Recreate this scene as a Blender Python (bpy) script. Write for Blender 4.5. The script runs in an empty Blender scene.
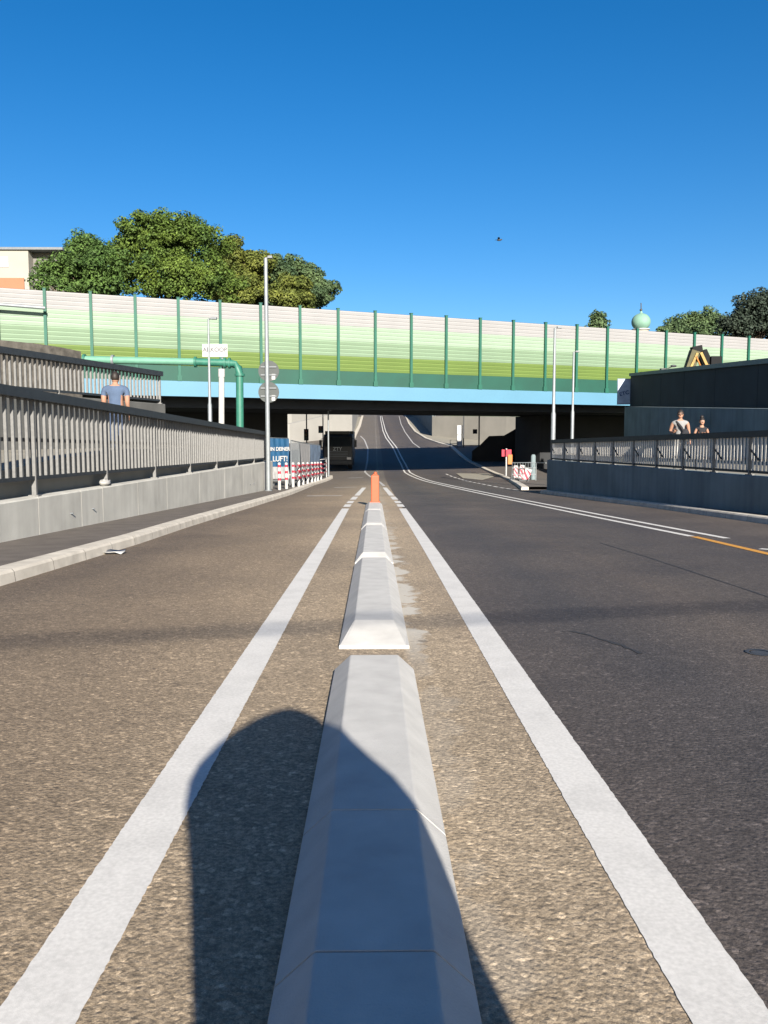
import bpy, bmesh, math, random
from mathutils import Vector, Matrix, noise as mnoise
R = math.radians
rnd = random.Random(7)
S = bpy.context.scene
COL = S.collection

# ------------------------------------------------------------------ camera
F, CX, CY = 830.0, 384.0, 512.0
CAMH = 1.30
PITCH = math.atan(72 / F)
YAW = math.atan(10 / F)
cd = bpy.data.cameras.new('camera'); cam = bpy.data.objects.new('camera', cd); COL.objects.link(cam)
cd.sensor_fit = 'VERTICAL'; cd.sensor_height = 36; cd.lens = 36 * F / 1024
cd.clip_start = 0.02; cd.clip_end = 6000
cam.location = (0, 0, CAMH); cam.rotation_euler = (R(90) - PITCH, 0, -YAW)
S.camera = cam

# ------------------------------------------------------------------ sky, sun, exposure
SUN_EL, SUN_AZ = R(22), R(11)          # sun behind the camera, 11 degrees to the right
w = bpy.data.worlds.new('World'); S.world = w; w.use_nodes = True
nt = w.node_tree; nt.nodes.clear()
sky = nt.nodes.new('ShaderNodeTexSky'); sky.sky_type = 'NISHITA'; sky.sun_disc = False
sky.sun_elevation = SUN_EL; sky.sun_rotation = math.pi - SUN_AZ
sky.air_density = 0.85; sky.dust_density = 1.0; sky.ozone_density = 3.0; sky.altitude = 50
hs = nt.nodes.new('ShaderNodeHueSaturation'); hs.inputs['Saturation'].default_value = 1.36; hs.inputs['Hue'].default_value = 0.502
bg = nt.nodes.new('ShaderNodeBackground'); bg.inputs['Strength'].default_value = 0.05
wo = nt.nodes.new('ShaderNodeOutputWorld')
nt.links.new(sky.outputs[0], hs.inputs['Color']); nt.links.new(hs.outputs[0], bg.inputs['Color'])
nt.links.new(bg.outputs[0], wo.inputs['Surface'])
sd = bpy.data.lights.new('sun', 'SUN'); sd.energy = 5.0; sd.angle = R(0.53); sd.color = (1.0, 0.93, 0.82)
sun = bpy.data.objects.new('sun', sd); COL.objects.link(sun)
TO_SUN = Vector((math.sin(SUN_AZ) * math.cos(SUN_EL), -math.cos(SUN_AZ) * math.cos(SUN_EL), math.sin(SUN_EL)))
sun.rotation_euler = TO_SUN.to_track_quat('Z', 'Y').to_euler(); sun.location = (0, 0, 50)
S.view_settings.view_transform = 'Standard'; S.view_settings.look = 'None'
S.view_settings.exposure = 1.6; S.view_settings.gamma = 1; S.view_settings.use_curve_mapping = False

# ------------------------------------------------------------------ helpers
_cp, _sp = math.cos(PITCH), math.sin(PITCH)
FW = Vector((math.sin(YAW) * _cp, math.cos(YAW) * _cp, -_sp))
RT = Vector((math.cos(YAW), -math.sin(YAW), 0)); UPV = RT.cross(FW)
def ray(px, py):
    return FW + RT * ((px - CX) / F) - UPV * ((py - CY) / F)
def at(px, py, Y):
    d = ray(px, py); return Vector((0, 0, CAMH)) + d * (Y / d.y)
PROF = [(-3000, 1.6), (-60, 1.59), (-20, .53), (0, 0), (20, -.53), (36, -.954), (46, -1.2), (57, -1.42), (69, -1.36), (80, -.85),
        (97, .37), (120, 1.8), (150, 3.6), (200, 6.4), (260, 9.2), (330, 10.5), (3000, 10.5)]
def rz(y):
    P = PROF
    for i in range(len(P) - 1):
        if y <= P[i + 1][0]: break
    (x0, y0), (x1, y1) = P[i], P[i + 1]
    h = x1 - x0; t = min(1, max(0, (y - x0) / h))
    d = (y1 - y0) / h
    def slope(j):
        if j <= 0 or j >= len(P) - 1: return 0
        a = (P[j][1] - P[j-1][1]) / (P[j][0] - P[j-1][0]); b = (P[j+1][1] - P[j][1]) / (P[j+1][0] - P[j][0])
        ha, hb = P[j][0] - P[j-1][0], P[j+1][0] - P[j][0]
        return (a * hb + b * ha) / (ha + hb)
    m0, m1 = slope(i), slope(i + 1)
    return (2*t**3-3*t*t+1)*y0 + (t**3-2*t*t+t)*h*m0 + (-2*t**3+3*t*t)*y1 + (t**3-t*t)*h*m1
def G(px, py, dz=0.0):
    """the point of the road surface (raised by dz) seen at a pixel"""
    d = ray(px, py); y = 1.2
    def f(y): return CAMH + d.z * y / d.y - rz(y) - dz
    while y < 420 and f(y) > 0: y *= 1.02
    a, b = y / 1.02, y
    for _ in range(40):
        m = (a + b) / 2
        if f(m) > 0: a = m
        else: b = m
    return Vector((d.x * b / d.y, b, rz(b) + dz))

MATS = {}
def mat(name, col, rough=.8, var=.12, vs=6.0, bump=0.0, bs=60.0, metal=0.0, col2=None, detail=4.0, spec=.35, island=0.0, joint=0.0, streak=0.0):
    if name in MATS: return MATS[name]
    m = bpy.data.materials.new(name); m.use_nodes = True; n = m.node_tree.nodes; l = m.node_tree.links
    b = n['Principled BSDF']; b.inputs['Roughness'].default_value = rough; b.inputs['Metallic'].default_value = metal
    b.inputs['Specular IOR Level'].default_value = spec
    tc = n.new('ShaderNodeTexCoord')
    nz = n.new('ShaderNodeTexNoise'); nz.inputs['Scale'].default_value = vs; nz.inputs['Detail'].default_value = detail
    l.new(tc.outputs['Object'], nz.inputs['Vector'])
    rp = n.new('ShaderNodeMapRange'); rp.inputs['From Min'].default_value = .3; rp.inputs['From Max'].default_value = .7
    l.new(nz.outputs['Fac'], rp.inputs['Value'])
    mx = n.new('ShaderNodeMix'); mx.data_type = 'RGBA'
    c1 = [c * (1 - var) for c in col]; c2 = [min(1, c * (1 + var)) for c in (col2 or col)]
    mx.inputs['A'].default_value = (*c1, 1); mx.inputs['B'].default_value = (*c2, 1)
    l.new(rp.outputs['Result'], mx.inputs['Factor'])
    out = mx.outputs['Result']
    if island:
        ge = n.new('ShaderNodeNewGeometry'); h = n.new('ShaderNodeHueSaturation')
        mr = n.new('ShaderNodeMapRange'); mr.inputs['To Min'].default_value = 1 - island; mr.inputs['To Max'].default_value = 1 + island
        l.new(ge.outputs['Random Per Island'], mr.inputs['Value']); l.new(mr.outputs['Result'], h.inputs['Value'])
        l.new(out, h.inputs['Color']); out = h.outputs['Color']
    if streak:                      # water stains running down and dirt blotches
        mp = n.new('ShaderNodeMapping'); mp.inputs['Scale'].default_value = (2.6, 2.6, .22); l.new(tc.outputs['Object'], mp.inputs['Vector'])
        ns = n.new('ShaderNodeTexNoise'); ns.inputs['Scale'].default_value = 1.6; ns.inputs['Detail'].default_value = 6; l.new(mp.outputs[0], ns.inputs['Vector'])
        mr = n.new('ShaderNodeMapRange'); mr.inputs['From Min'].default_value = .42; mr.inputs['From Max'].default_value = .68; mr.inputs['To Min'].default_value = 1; mr.inputs['To Max'].default_value = 1 - streak
        l.new(ns.outputs['Fac'], mr.inputs['Value']); h = n.new('ShaderNodeHueSaturation'); l.new(out, h.inputs['Color']); l.new(mr.outputs['Result'], h.inputs['Value']); out = h.outputs['Color']
    if joint:                       # a dark joint between kerb stones every metre
        sx = n.new('ShaderNodeSeparateXYZ'); l.new(tc.outputs['Object'], sx.inputs[0])
        fr = n.new('ShaderNodeMath'); fr.operation = 'FRACT'; l.new(sx.outputs['Y'], fr.inputs[0])
        lt = n.new('ShaderNodeMath'); lt.operation = 'LESS_THAN'; lt.inputs[1].default_value = joint; l.new(fr.outputs[0], lt.inputs[0])
        mj = n.new('ShaderNodeMix'); mj.data_type = 'RGBA'; l.new(lt.outputs[0], mj.inputs['Factor']); l.new(out, mj.inputs['A']); mj.inputs['B'].default_value = (.09,.08,.07,1); out = mj.outputs['Result']
    l.new(out, b.inputs['Base Color'])
    if bump:
        n2 = n.new('ShaderNodeTexNoise'); n2.inputs['Scale'].default_value = bs; n2.inputs['Detail'].default_value = 3
        l.new(tc.outputs['Object'], n2.inputs['Vector'])
        bp = n.new('ShaderNodeBump'); bp.inputs['Strength'].default_value = bump; bp.inputs['Distance'].default_value = .01
        l.new(n2.outputs['Fac'], bp.inputs['Height']); l.new(bp.outputs[0], b.inputs['Normal'])
    MATS[name] = m; return m

class MB:
    """collects faces and links them as one mesh object"""
    def __init__(s): s.v = []; s.f = []; s.m = []; s.sm = []; s.mats = []
    def mi(s, m):
        if m not in s.mats: s.mats.append(m)
        return s.mats.index(m)
    def add(s, vs, fs, m, smooth=False):
        o = len(s.v); s.v += [tuple(v) for v in vs]; k = s.mi(m)
        for f in fs: s.f.append([i + o for i in f]); s.m.append(k); s.sm.append(smooth)
    def box(s, c, d, m, rz_=0.0, mtx=None):
        x, y, z = d[0]/2, d[1]/2, d[2]/2
        P = [(-x,-y,-z),(x,-y,-z),(x,y,-z),(-x,y,-z),(-x,-y,z),(x,-y,z),(x,y,z),(-x,y,z)]
        M = mtx or (Matrix.Translation(c) @ Matrix.Rotation(rz_, 4, 'Z'))
        s.add([M @ Vector(p) for p in P], [(3,2,1,0),(4,5,6,7),(0,1,5,4),(1,2,6,5),(2,3,7,6),(3,0,4,7)], m)
    def bar(s, a, b, wd, ht, m, up=(0,0,1)):
        """box section from a to b; wd across, ht along up"""
        a, b = Vector(a), Vector(b); d = (b - a); u = Vector(up); sd_ = d.cross(u).normalized(); u2 = sd_.cross(d).normalized()
        P = [p + sd_ * (i * wd / 2) + u2 * (j * ht / 2) for p in (a, b) for i, j in ((-1,-1),(1,-1),(1,1),(-1,1))]
        s.add(P, [(0,1,2,3),(7,6,5,4),(0,4,5,1),(1,5,6,2),(2,6,7,3),(3,7,4,0)], m)
    def tube(s, pts, r, m, n=10, cap=True):
        pts = [Vector(p) for p in pts]; rs = r if isinstance(r, (list, tuple)) else [r] * len(pts)
        V = []; N = len(pts)
        for i, p in enumerate(pts):
            t = (pts[min(i+1, N-1)] - pts[max(i-1, 0)]).normalized()
            a = Vector((1,0,0)) if abs(t.x) < .8 else Vector((0,1,0))
            u = t.cross(a).normalized(); v = t.cross(u)
            V += [p + (u * math.cos(2*math.pi*k/n) + v * math.sin(2*math.pi*k/n)) * rs[i] for k in range(n)]
        Fs = [(i*n+k, i*n+(k+1) % n, (i+1)*n+(k+1) % n, (i+1)*n+k) for i in range(N-1) for k in range(n)]
        s.add(V, Fs, m, True)
        if cap: s.add(V[:n], [tuple(range(n))], m); s.add(V[-n:], [tuple(range(n))[::-1]], m)
    def ball(s, c, r, m, n=12, k=8, sc=(1,1,1)):
        V = []; c = Vector(c)
        for i in range(k + 1):
            th = math.pi * i / k
            for j in range(n):
                ph = 2*math.pi*j/n
                V.append(c + Vector((r*sc[0]*math.sin(th)*math.cos(ph), r*sc[1]*math.sin(th)*math.sin(ph), r*sc[2]*math.cos(th))))
        s.add(V, [(i*n+j, (i+1)*n+j, (i+1)*n+(j+1) % n, i*n+(j+1) % n) for i in range(k) for j in range(n)], m, True)
    def prism(s, poly, a, b, m):
        """extrude polygon of Vectors by vector from offset a to b"""
        n = len(poly); V = [Vector(p) + Vector(a) for p in poly] + [Vector(p) + Vector(b) for p in poly]
        s.add(V, [tuple(range(n))[::-1], tuple(range(n, 2*n))] + [(i, (i+1) % n, n+(i+1) % n, n+i) for i in range(n)], m)
    def build(s, name, parent=None, fix=True, local=False):
        me = bpy.data.meshes.new(name); me.from_pydata(s.v, [], s.f)
        for m in s.mats: me.materials.append(m)
        me.polygons.foreach_set('material_index', s.m); me.polygons.foreach_set('use_smooth', s.sm)
        if fix:
            bm = bmesh.new(); bm.from_mesh(me); bmesh.ops.recalc_face_normals(bm, faces=bm.faces); bm.to_mesh(me); bm.free()
        o = bpy.data.objects.new(name, me); COL.objects.link(o)
        if parent is not None:
            o.parent = parent
            if parent.type == 'EMPTY' and not any(parent.rotation_euler) and not local: me.transform(Matrix.Translation(-parent.location))
            elif parent.type == 'MESH' and parent.parent is not None and not local: me.transform(Matrix.Translation(-parent.parent.location))
        return o
def tag(o, label=None, cat=None, group=None, kind=None):
    if label: o['label'] = label
    if cat: o['category'] = cat
    if group: o['group'] = group
    if kind: o['kind'] = kind
    return o
def thing(name, label, cat, loc=(0,0,0), group=None):
    o = bpy.data.objects.new(name, None); COL.objects.link(o); o.location = loc; o.empty_display_size = .3
    return tag(o, label, cat, group)
def struct(o): o['kind'] = 'structure'; return o
def copy_thing(o, loc, rotz=None, label=None):
    c = o.copy(); COL.objects.link(c); c.location = loc
    if rotz is not None: c.rotation_euler.z = rotz
    if label: c['label'] = label
    for ch in list(o.children):
        k = ch.copy(); COL.objects.link(k); k.parent = c
        for g in list(ch.children):
            q = g.copy(); COL.objects.link(q); q.parent = k
    return c
def bevel(o, wd=.01, seg=2, along=False):
    bm = bmesh.new(); bm.from_mesh(o.data)
    bmesh.ops.remove_doubles(bm, verts=bm.verts, dist=1e-5)
    ed = [e for e in bm.edges if len(e.link_faces) == 2 and e.calc_face_angle(0) > .3 and (not along or abs(e.verts[0].co.y - e.verts[1].co.y) > .05)]
    bmesh.ops.bevel(bm, geom=ed, offset=wd, segments=seg, profile=.5, affect='EDGES'); bm.to_mesh(o.data); bm.free(); return o
def text_mesh(body, size, m, name, parent, mtx, extrude=.002, bold=.008):
    cu = bpy.data.curves.new(name, 'FONT'); cu.body = body; cu.size = size; cu.extrude = extrude; cu.offset = bold; cu.align_x = 'CENTER'; cu.align_y = 'CENTER'
    t = bpy.data.objects.new(name, cu); COL.objects.link(t)
    me = bpy.data.meshes.new_from_object(t.evaluated_get(bpy.context.evaluated_depsgraph_get()))
    bpy.data.objects.remove(t); bpy.data.curves.remove(cu)
    me.transform(mtx); me.materials.clear(); me.materials.append(m)
    o = bpy.data.objects.new(name, me); COL.objects.link(o)
    if parent is not None:
        o.parent = parent
        me.transform(Matrix.Translation(-parent.location))
    return o
def strip(mb, pts, wd, dz, m, step=1.5, jit=0.0):
    """flat ribbon of the given width draped on the road"""
    P = []
    for a, b in zip(pts, pts[1:]):
        n = max(1, int((b - a).length / step))
        P += [a.lerp(b, i / n) for i in range(n)]
    P.append(pts[-1])
    V = []
    for i, p in enumerate(P):
        t = P[min(i+1, len(P)-1)] - P[max(i-1, 0)]; t.z = 0
        w0, w1 = wd / 2 + rnd.uniform(-jit, jit), wd / 2 + rnd.uniform(-jit, jit); t.normalize(); s_ = Vector((t.y, -t.x, 0))
        for q in (p - s_ * w0, p + s_ * w1): V.append((q.x, q.y, rz(q.y) + dz))
    mb.add(V, [(2*i, 2*i+1, 2*i+3, 2*i+2) for i in range(len(P)-1)], m)

# ------------------------------------------------------------------ materials
def road_material():
    m = bpy.data.materials.new('asphalt'); m.use_nodes = True; n = m.node_tree.nodes; l = m.node_tree.links
    b = n['Principled BSDF']; b.inputs['Specular IOR Level'].default_value = .3
    tc = n.new('ShaderNodeTexCoord'); sx = n.new('ShaderNodeSeparateXYZ'); l.new(tc.outputs['Object'], sx.inputs[0])
    def noise(scale, detail=3, vec=None, rough=.55):
        z = n.new('ShaderNodeTexNoise'); z.inputs['Scale'].default_value = scale; z.inputs['Detail'].default_value = detail
        z.inputs['Roughness'].default_value = rough; l.new(vec or tc.outputs['Object'], z.inputs['Vector']); return z
    def mrange(src, a, b_, c, d, clamp=True):
        k = n.new('ShaderNodeMapRange'); k.clamp = clamp
        for nm, v in (('From Min', a), ('From Max', b_), ('To Min', c), ('To Max', d)): k.inputs[nm].default_value = v
        l.new(src, k.inputs['Value']); return k.outputs['Result']
    def math_(op, a, b_=None):
        k = n.new('ShaderNodeMath'); k.operation = op
        for i, v in enumerate((a, b_)):
            if v is None: continue
            if isinstance(v, (int, float)): k.inputs[i].default_value = v
            else: l.new(v, k.inputs[i])
        return k.outputs[0]
    # wobble the X coordinate so the dusty band has ragged edges
    mp = n.new('ShaderNodeMapping'); mp.inputs['Scale'].default_value = (1, .12, 1); l.new(tc.outputs['Object'], mp.inputs['Vector'])
    wob = noise(1.1, 4, mp.outputs[0])
    xw = math_('ADD', sx.outputs['X'], mrange(wob.outputs['Fac'], .3, .7, -.28, .28))
    # new seam right of the barrier: hard edge under the white line
    cr = n.new('ShaderNodeValToRGB'); e = cr.color_ramp
    stops = [(-6, (0.0824,0.0618,0.0454)), (-3.4, (0.0955,0.0730,0.0532)), (-2.2, (0.1394,0.1050,0.0715)), (-1.2, (0.1780,0.1349,0.0901)), (-.5, (0.2202,0.1707,0.1153)), (.45, (0.2334,0.1829,0.1247)), (.9, (0.2134,0.1645,0.1132))]
    while len(e.elements) < len(stops): e.elements.new(.5)
    for k, (x, c) in enumerate(stops): e.elements[k].position = (x + 6) / 7; e.elements[k].color = (*c, 1)
    l.new(mrange(xw, -6, 1, 0, 1), cr.inputs[0])
    cr2 = n.new('ShaderNodeValToRGB'); e = cr2.color_ramp
    stops = [(.8, (0.0573,0.0473,0.0422)), (1.8, (0.0427,0.0374,0.0361)), (2.9, (0.0610,0.0495,0.0422)), (3.6, (0.0512,0.0429,0.0381)), (5.2, (0.0439,0.0374,0.0350)), (9, (0.0708,0.0572,0.0494))]
    while len(e.elements) < len(stops): e.elements.new(.5)
    for k, (x, c) in enumerate(stops): e.elements[k].position = x / 10; e.elements[k].color = (*c, 1)
    l.new(mrange(xw, 0, 10, 0, 1), cr2.inputs[0])
    # right lane mask; the dusty colour fades out past the end of the barrier
    right = mrange(sx.outputs['X'], .80, .82, 0, 1)
    far = mrange(sx.outputs['Y'], 30, 60, 0, 1)
    mxf = n.new('ShaderNodeMix'); mxf.data_type = 'RGBA'; l.new(far, mxf.inputs['Factor']); l.new(cr.outputs[0], mxf.inputs['A'])
    mxf.inputs['B'].default_value = (.085,.073,.062,1)
    mxr = n.new('ShaderNodeMix'); mxr.data_type = 'RGBA'; l.new(right, mxr.inputs['Factor']); l.new(mxf.outputs['Result'], mxr.inputs['A']); l.new(cr2.outputs[0], mxr.inputs['B'])
    col = mxr.outputs['Result']
    # blotches, aggregate speckle
    big = noise(.5, 5); fine = noise(58, 4); fine2 = noise(230, 2)
    v1 = mrange(big.outputs['Fac'], .3, .7, .84, 1.16)
    v2 = mrange(fine.outputs['Fac'], .35, .7, .66, 1.42)
    v3 = mrange(fine2.outputs['Fac'], .45, .72, .9, 1.45)
    vor = n.new('ShaderNodeTexVoronoi'); vor.inputs['Scale'].default_value = 52; l.new(tc.outputs['Object'], vor.inputs['Vector'])
    pick = n.new('ShaderNodeSeparateColor'); l.new(vor.outputs['Color'], pick.inputs[0])
    stone = mrange(pick.outputs[0], .86, .95, 1, 1.6); med = noise(17, 4)
    val = math_('MULTIPLY', math_('MULTIPLY', math_('MULTIPLY', v1, v2), math_('MULTIPLY', v3, stone)), mrange(med.outputs['Fac'], .3, .7, .8, 1.2))
    hv = n.new('ShaderNodeHueSaturation'); l.new(col, hv.inputs['Color']); l.new(val, hv.inputs['Value'])
    # mortar smears beside the barrier and dark tar spots
    smn = noise(2.6, 5, None, .6)
    bandx = math_('MULTIPLY', mrange(sx.outputs['X'], .2, .25, 0, 1), mrange(math_('ADD', sx.outputs['X'], mrange(smn.outputs['Fac'], .3, .7, .15, -.15)), .30, .37, 1, 0))
    bandy = math_('MULTIPLY', mrange(sx.outputs['Y'], 5.2, 6.4, .18, 1), mrange(sx.outputs['Y'], 12, 17, 1, .2))
    sm = math_('MULTIPLY', math_('MULTIPLY', bandx, bandy), mrange(smn.outputs['Fac'], .42, .5, 0, .95))
    mxs = n.new('ShaderNodeMix'); mxs.data_type = 'RGBA'; l.new(sm, mxs.inputs['Factor']); l.new(hv.outputs[0], mxs.inputs['A']); mxs.inputs['B'].default_value = (.38,.355,.31,1)
    spn = noise(5.5, 2); spot = mrange(spn.outputs['Fac'], .70, .74, 0, .5)
    mxt = n.new('ShaderNodeMix'); mxt.data_type = 'RGBA'; l.new(spot, mxt.inputs['Factor']); l.new(mxs.outputs['Result'], mxt.inputs['A']); mxt.inputs['B'].default_value = (.035,.03,.027,1)
    l.new(mxt.outputs['Result'], b.inputs['Base Color'])
    l.new(mrange(big.outputs['Fac'], .3, .7, .72, .9), b.inputs['Roughness'])
    bn = noise(62, 5, None, .62); bv = mrange(vor.outputs['Distance'], 0, .7, 1, 0)
    hgt = math_('ADD', math_('MULTIPLY', bn.outputs['Fac'], 1.0), math_('MULTIPLY', bv, .35))
    bp = n.new('ShaderNodeBump'); bp.inputs['Strength'].default_value = .8; bp.inputs['Distance'].default_value = .0065
    l.new(hgt, bp.inputs['Height']); l.new(bp.outputs[0], b.inputs['Normal'])
    return m
ASPH = road_material()
PAINT = mat('road_paint_white', (.47,.455,.43), .75, .11, 70, .12, 320, detail=10, streak=.10)
PAINTFAR = mat('road_paint_worn', (.30,.29,.28), .8, .25, 3, .2, 80)
YEL = mat('road_paint_yellow', (.42,.20,.03), .75, .12, 20, .3, 120)
CONC_B = mat('concrete_separator', (.385,.375,.355), .85, .09, 6, .22, 130, detail=10, streak=.07)
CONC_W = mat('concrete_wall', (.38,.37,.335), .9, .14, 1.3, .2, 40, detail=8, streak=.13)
CONC_R = mat('concrete_wall_shaded', (.135,.17,.18), .9, .2, .8, .2, 40, detail=8, streak=.16)  # shaded copy of the wall concrete: blue shade put into the colour
KERB = mat('kerb_concrete', (.42,.385,.33), .9, .16, 4, .3, 80, detail=8, joint=.012, streak=.12)
PAVE = mat('pavement_asphalt', (.085,.072,.062), .9, .2, 3, .5, 70, detail=8)
PAVE_C = mat('pavement_concrete', (.20,.185,.15), .9, .12, 1.5, .2, 40, detail=8)
STONE = mat('rough_stone', (.075,.068,.058), .95, .4, 3.5, .8, 14, detail=8)
RAIL_D = mat('railing_dark_paint', (.022,.026,.03), .55, .15, 8)
RAIL_L = mat('railing_galvanised', (.120,.119,.116), .55, .12, 20)
GALV = mat('galvanised_steel', (.17,.185,.195), .5, .1, 9, metal=.3)
GALV_D = mat('galvanised_grey', (.12,.13,.14), .6, .1, 5, metal=.2)
WHITEP = mat('white_paint', (.30,.30,.295), .6, .06, 5)
REDP = mat('red_reflective', (.30,.012,.03), .5, .1, 12)
ORANGE = mat('orange_plastic', (.27,.060,.022), .55, .06, 12)
ORANGE2 = mat('orange_lamp_plastic', (.30,.10,.015), .5, .06, 12)
GREEN_P = mat('post_green', (.001,.062,.040), .6, .12, 1.5)
GREEN_B = mat('base_green', (.0004,.042,.028), .65, .14, .6)
BAND = [mat('panel_white', (.172,.171,.173), .75, .05, .5), mat('panel_pale_green', (.148,.197,.146), .75, .05, .5),
        mat('panel_mid_green', (.098,.144,.092), .75, .05, .5), mat('panel_olive_green', (.057,.094,.015), .75, .06, .5)]
BANDL = [mat('rib_lit_white', (.198,.196,.197), .6, .04, .5), mat('rib_lit_pale_green', (.175,.238,.178), .6, .04, .5),
         mat('rib_lit_mid_green', (.128,.188,.122), .6, .04, .5), mat('rib_lit_olive_green', (.078,.12,.022), .6, .04, .5)]  # lighter copies of the panel colours; rib highlights put into the pale strips
BLUE_G = mat('girder_blue', (.056,.148,.218), .6, .05, .4)
DECK = mat('bridge_concrete_shaded', (.018,.019,.021), .9, .2, .7, .1, 20)  # near black: the shade under the bridge is put into the concrete colour
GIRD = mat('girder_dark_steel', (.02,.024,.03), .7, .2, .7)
PIPE_L = mat('pipe_pale_green', (.085,.20,.145), .5, .07, 4)
PIPE_G = mat('pipe_green', (.020,.105,.074), .5, .12, 4)
BLACK = mat('black_rubber', (.012,.012,.013), .6, .2, 8)
DGREY = mat('dark_grey', (.035,.037,.04), .6, .2, 8)
GLASS = mat('dark_glass', (.02,.025,.03), .12, .1, 2, spec=.6)
BANNER = mat('banner_blue', (.008,.048,.105), .6, .18, 2.2)
BANNER2 = mat('banner_pale_blue', (.11,.15,.21), .6, .3, 2.2)
SCREEN = mat('screen_mesh_dark', (.014,.021,.028), .8, .2, .9)
SCREEN_C = mat('screen_cap_blue', (.035,.075,.115), .5, .15, 2)

# ------------------------------------------------------------------ the setting: ground, road, markings, kerbs
def sst(a, b, x):
    t = min(1, max(0, (x - a) / (b - a))); return t * t * (3 - 2 * t)
def gz(x, y):
    base = rz(y) - .06
    hi = 1.4 + 3.2 * sst(66, 84, y)
    if y > 84: hi = max(hi, rz(y) + 3)
    lo_w = sst(20, 27, x) if x > 0 else sst(15, 22, -x)
    return base + (max(hi, base) - base) * lo_w
mb = MB()
xs = sorted(set([-2500,-1200,-500,-250,-120,-80,-60] + list(range(-48, 49, 3)) + [60,80,120,250,500,1200,2500]))
ys = sorted(set([-2000,-800,-300,-120,-60] + list(range(-30, 130, 4)) + list(range(130, 340, 12)) + [400,600,1000,2000,4000]))
V = [(x, y, gz(x, y)) for y in ys for x in xs]; nx = len(xs)
mb.add(V, [(j*nx+i, j*nx+i+1, (j+1)*nx+i+1, (j+1)*nx+i) for j in range(len(ys)-1) for i in range(nx-1)], mat('ground_soil', (.16,.14,.10), .95, .3, .4, .5, 6, col2=(.10,.13,.06)), True)
struct(mb.build('ground', fix=False))
mb = MB()
ys = [-60,-40] + [y * 2.0 for y in range(-12, 50)] + list(range(100, 331, 6)); xs = [-13,-6,0,6,12,19]; nx = len(xs)
mb.add([(x, y, rz(y)) for y in ys for x in xs], [(j*nx+i, j*nx+i+1, (j+1)*nx+i+1, (j+1)*nx+i) for j in range(len(ys)-1) for i in range(nx-1)], ASPH, True)
road = struct(mb.build('road', fix=False))

mb = MB()
def XY(x, y): return Vector((x, y, rz(y)))
strip(mb, [XY(-.79, -4), XY(-.80, 23.2)], .20, .003, PAINT, .02, .0022)
strip(mb, [XY(.835, -4), XY(.835, 12), XY(.80, 23.2)], .20, .003, PAINT, .02, .0022)
for (y0, y1) in ((24.0, 25.5), (26.2, 27.7), (28.7, 31.2), (32.2, 42)):
    xl = lambda y: -.80 + .30 * sst(23, 43, y)
    xr = lambda y: .80 - .26 * sst(23, 43, y)
    strip(mb, [XY(xl(y0), y0), XY(xl(y1), y1)], .20, .005, PAINT)
    strip(mb, [XY(xr(y0), y0), XY(xr(y1), y1)], .20, .005, PAINT)
strip(mb, [G(384, 486), G(379.6, 482), G(371, 477), G(365, 472), G(367.5, 460), G(368, 449), G(364.5, 440), G(360.5, 436)], .16, .005, PAINTFAR)
c1 = [G(p, q) for p, q in ((691.5,536.5),(584,515),(510,499.8),(449,486.8),(423,480.5),(405,472.5),(401,464),(393,447.5),(386,438),(383,431),(381,421),(380.2,416))]
strip(mb, c1, .14, .005, PAINT)
c2 = [p + Vector((.42, 0, 0)) for p in c1]; c2[0] = G(727, 538.5)
strip(mb, c2, .14, .005, PAINT)
strip(mb, [G(691.5,536.5) + Vector((.02,-.05,0)), G(768,554), G(930, 592)], .14, .005, YEL)
strip(mb, [G(760,549), G(800,552)], .14, .005, PAINT)
for a, b_ in (((307,496),(342,495.6)), ((334,487.6),(356,487.2)), ((348,478),(363,477.6))):
    strip(mb, [G(*a), G(*b_)], .35, .005, PAINTFAR)
dl = [G(p, q) for p, q in ((446,474),(458,478.5),(469,481.5),(482,484),(500,487.6),(520,490.5))]
for a, b_ in zip(dl, dl[1:]):
    for k in range(3): strip(mb, [a.lerp(b_, k/3), a.lerp(b_, k/3 + .22)], .14, .005, PAINT)
strip(mb, [G(399,416), G(401,424), G(405,432), G(413,443), G(420,448)], .16, .005, PAINTFAR)
struct(mb.build('road_marking', fix=False))
mb = MB(); TAR = mat('tar', (.022,.021,.021), .7, .2, 20)
strip(mb, [G(p, q) for p, q in ((800,607),(768,597),(735,586),(700,574.5),(668,564),(640,555),(600,543))], .022, .003, TAR, .3, .006)
struct(mb.build('road_seam', fix=False))
mb = MB(); strip(mb, [G(p, q) for p, q in ((570,631),(588,635),(602,639.5),(622,646),(641,654))], .028, .003, TAR, .06, .012); struct(mb.build('road_crack', fix=False))

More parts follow.
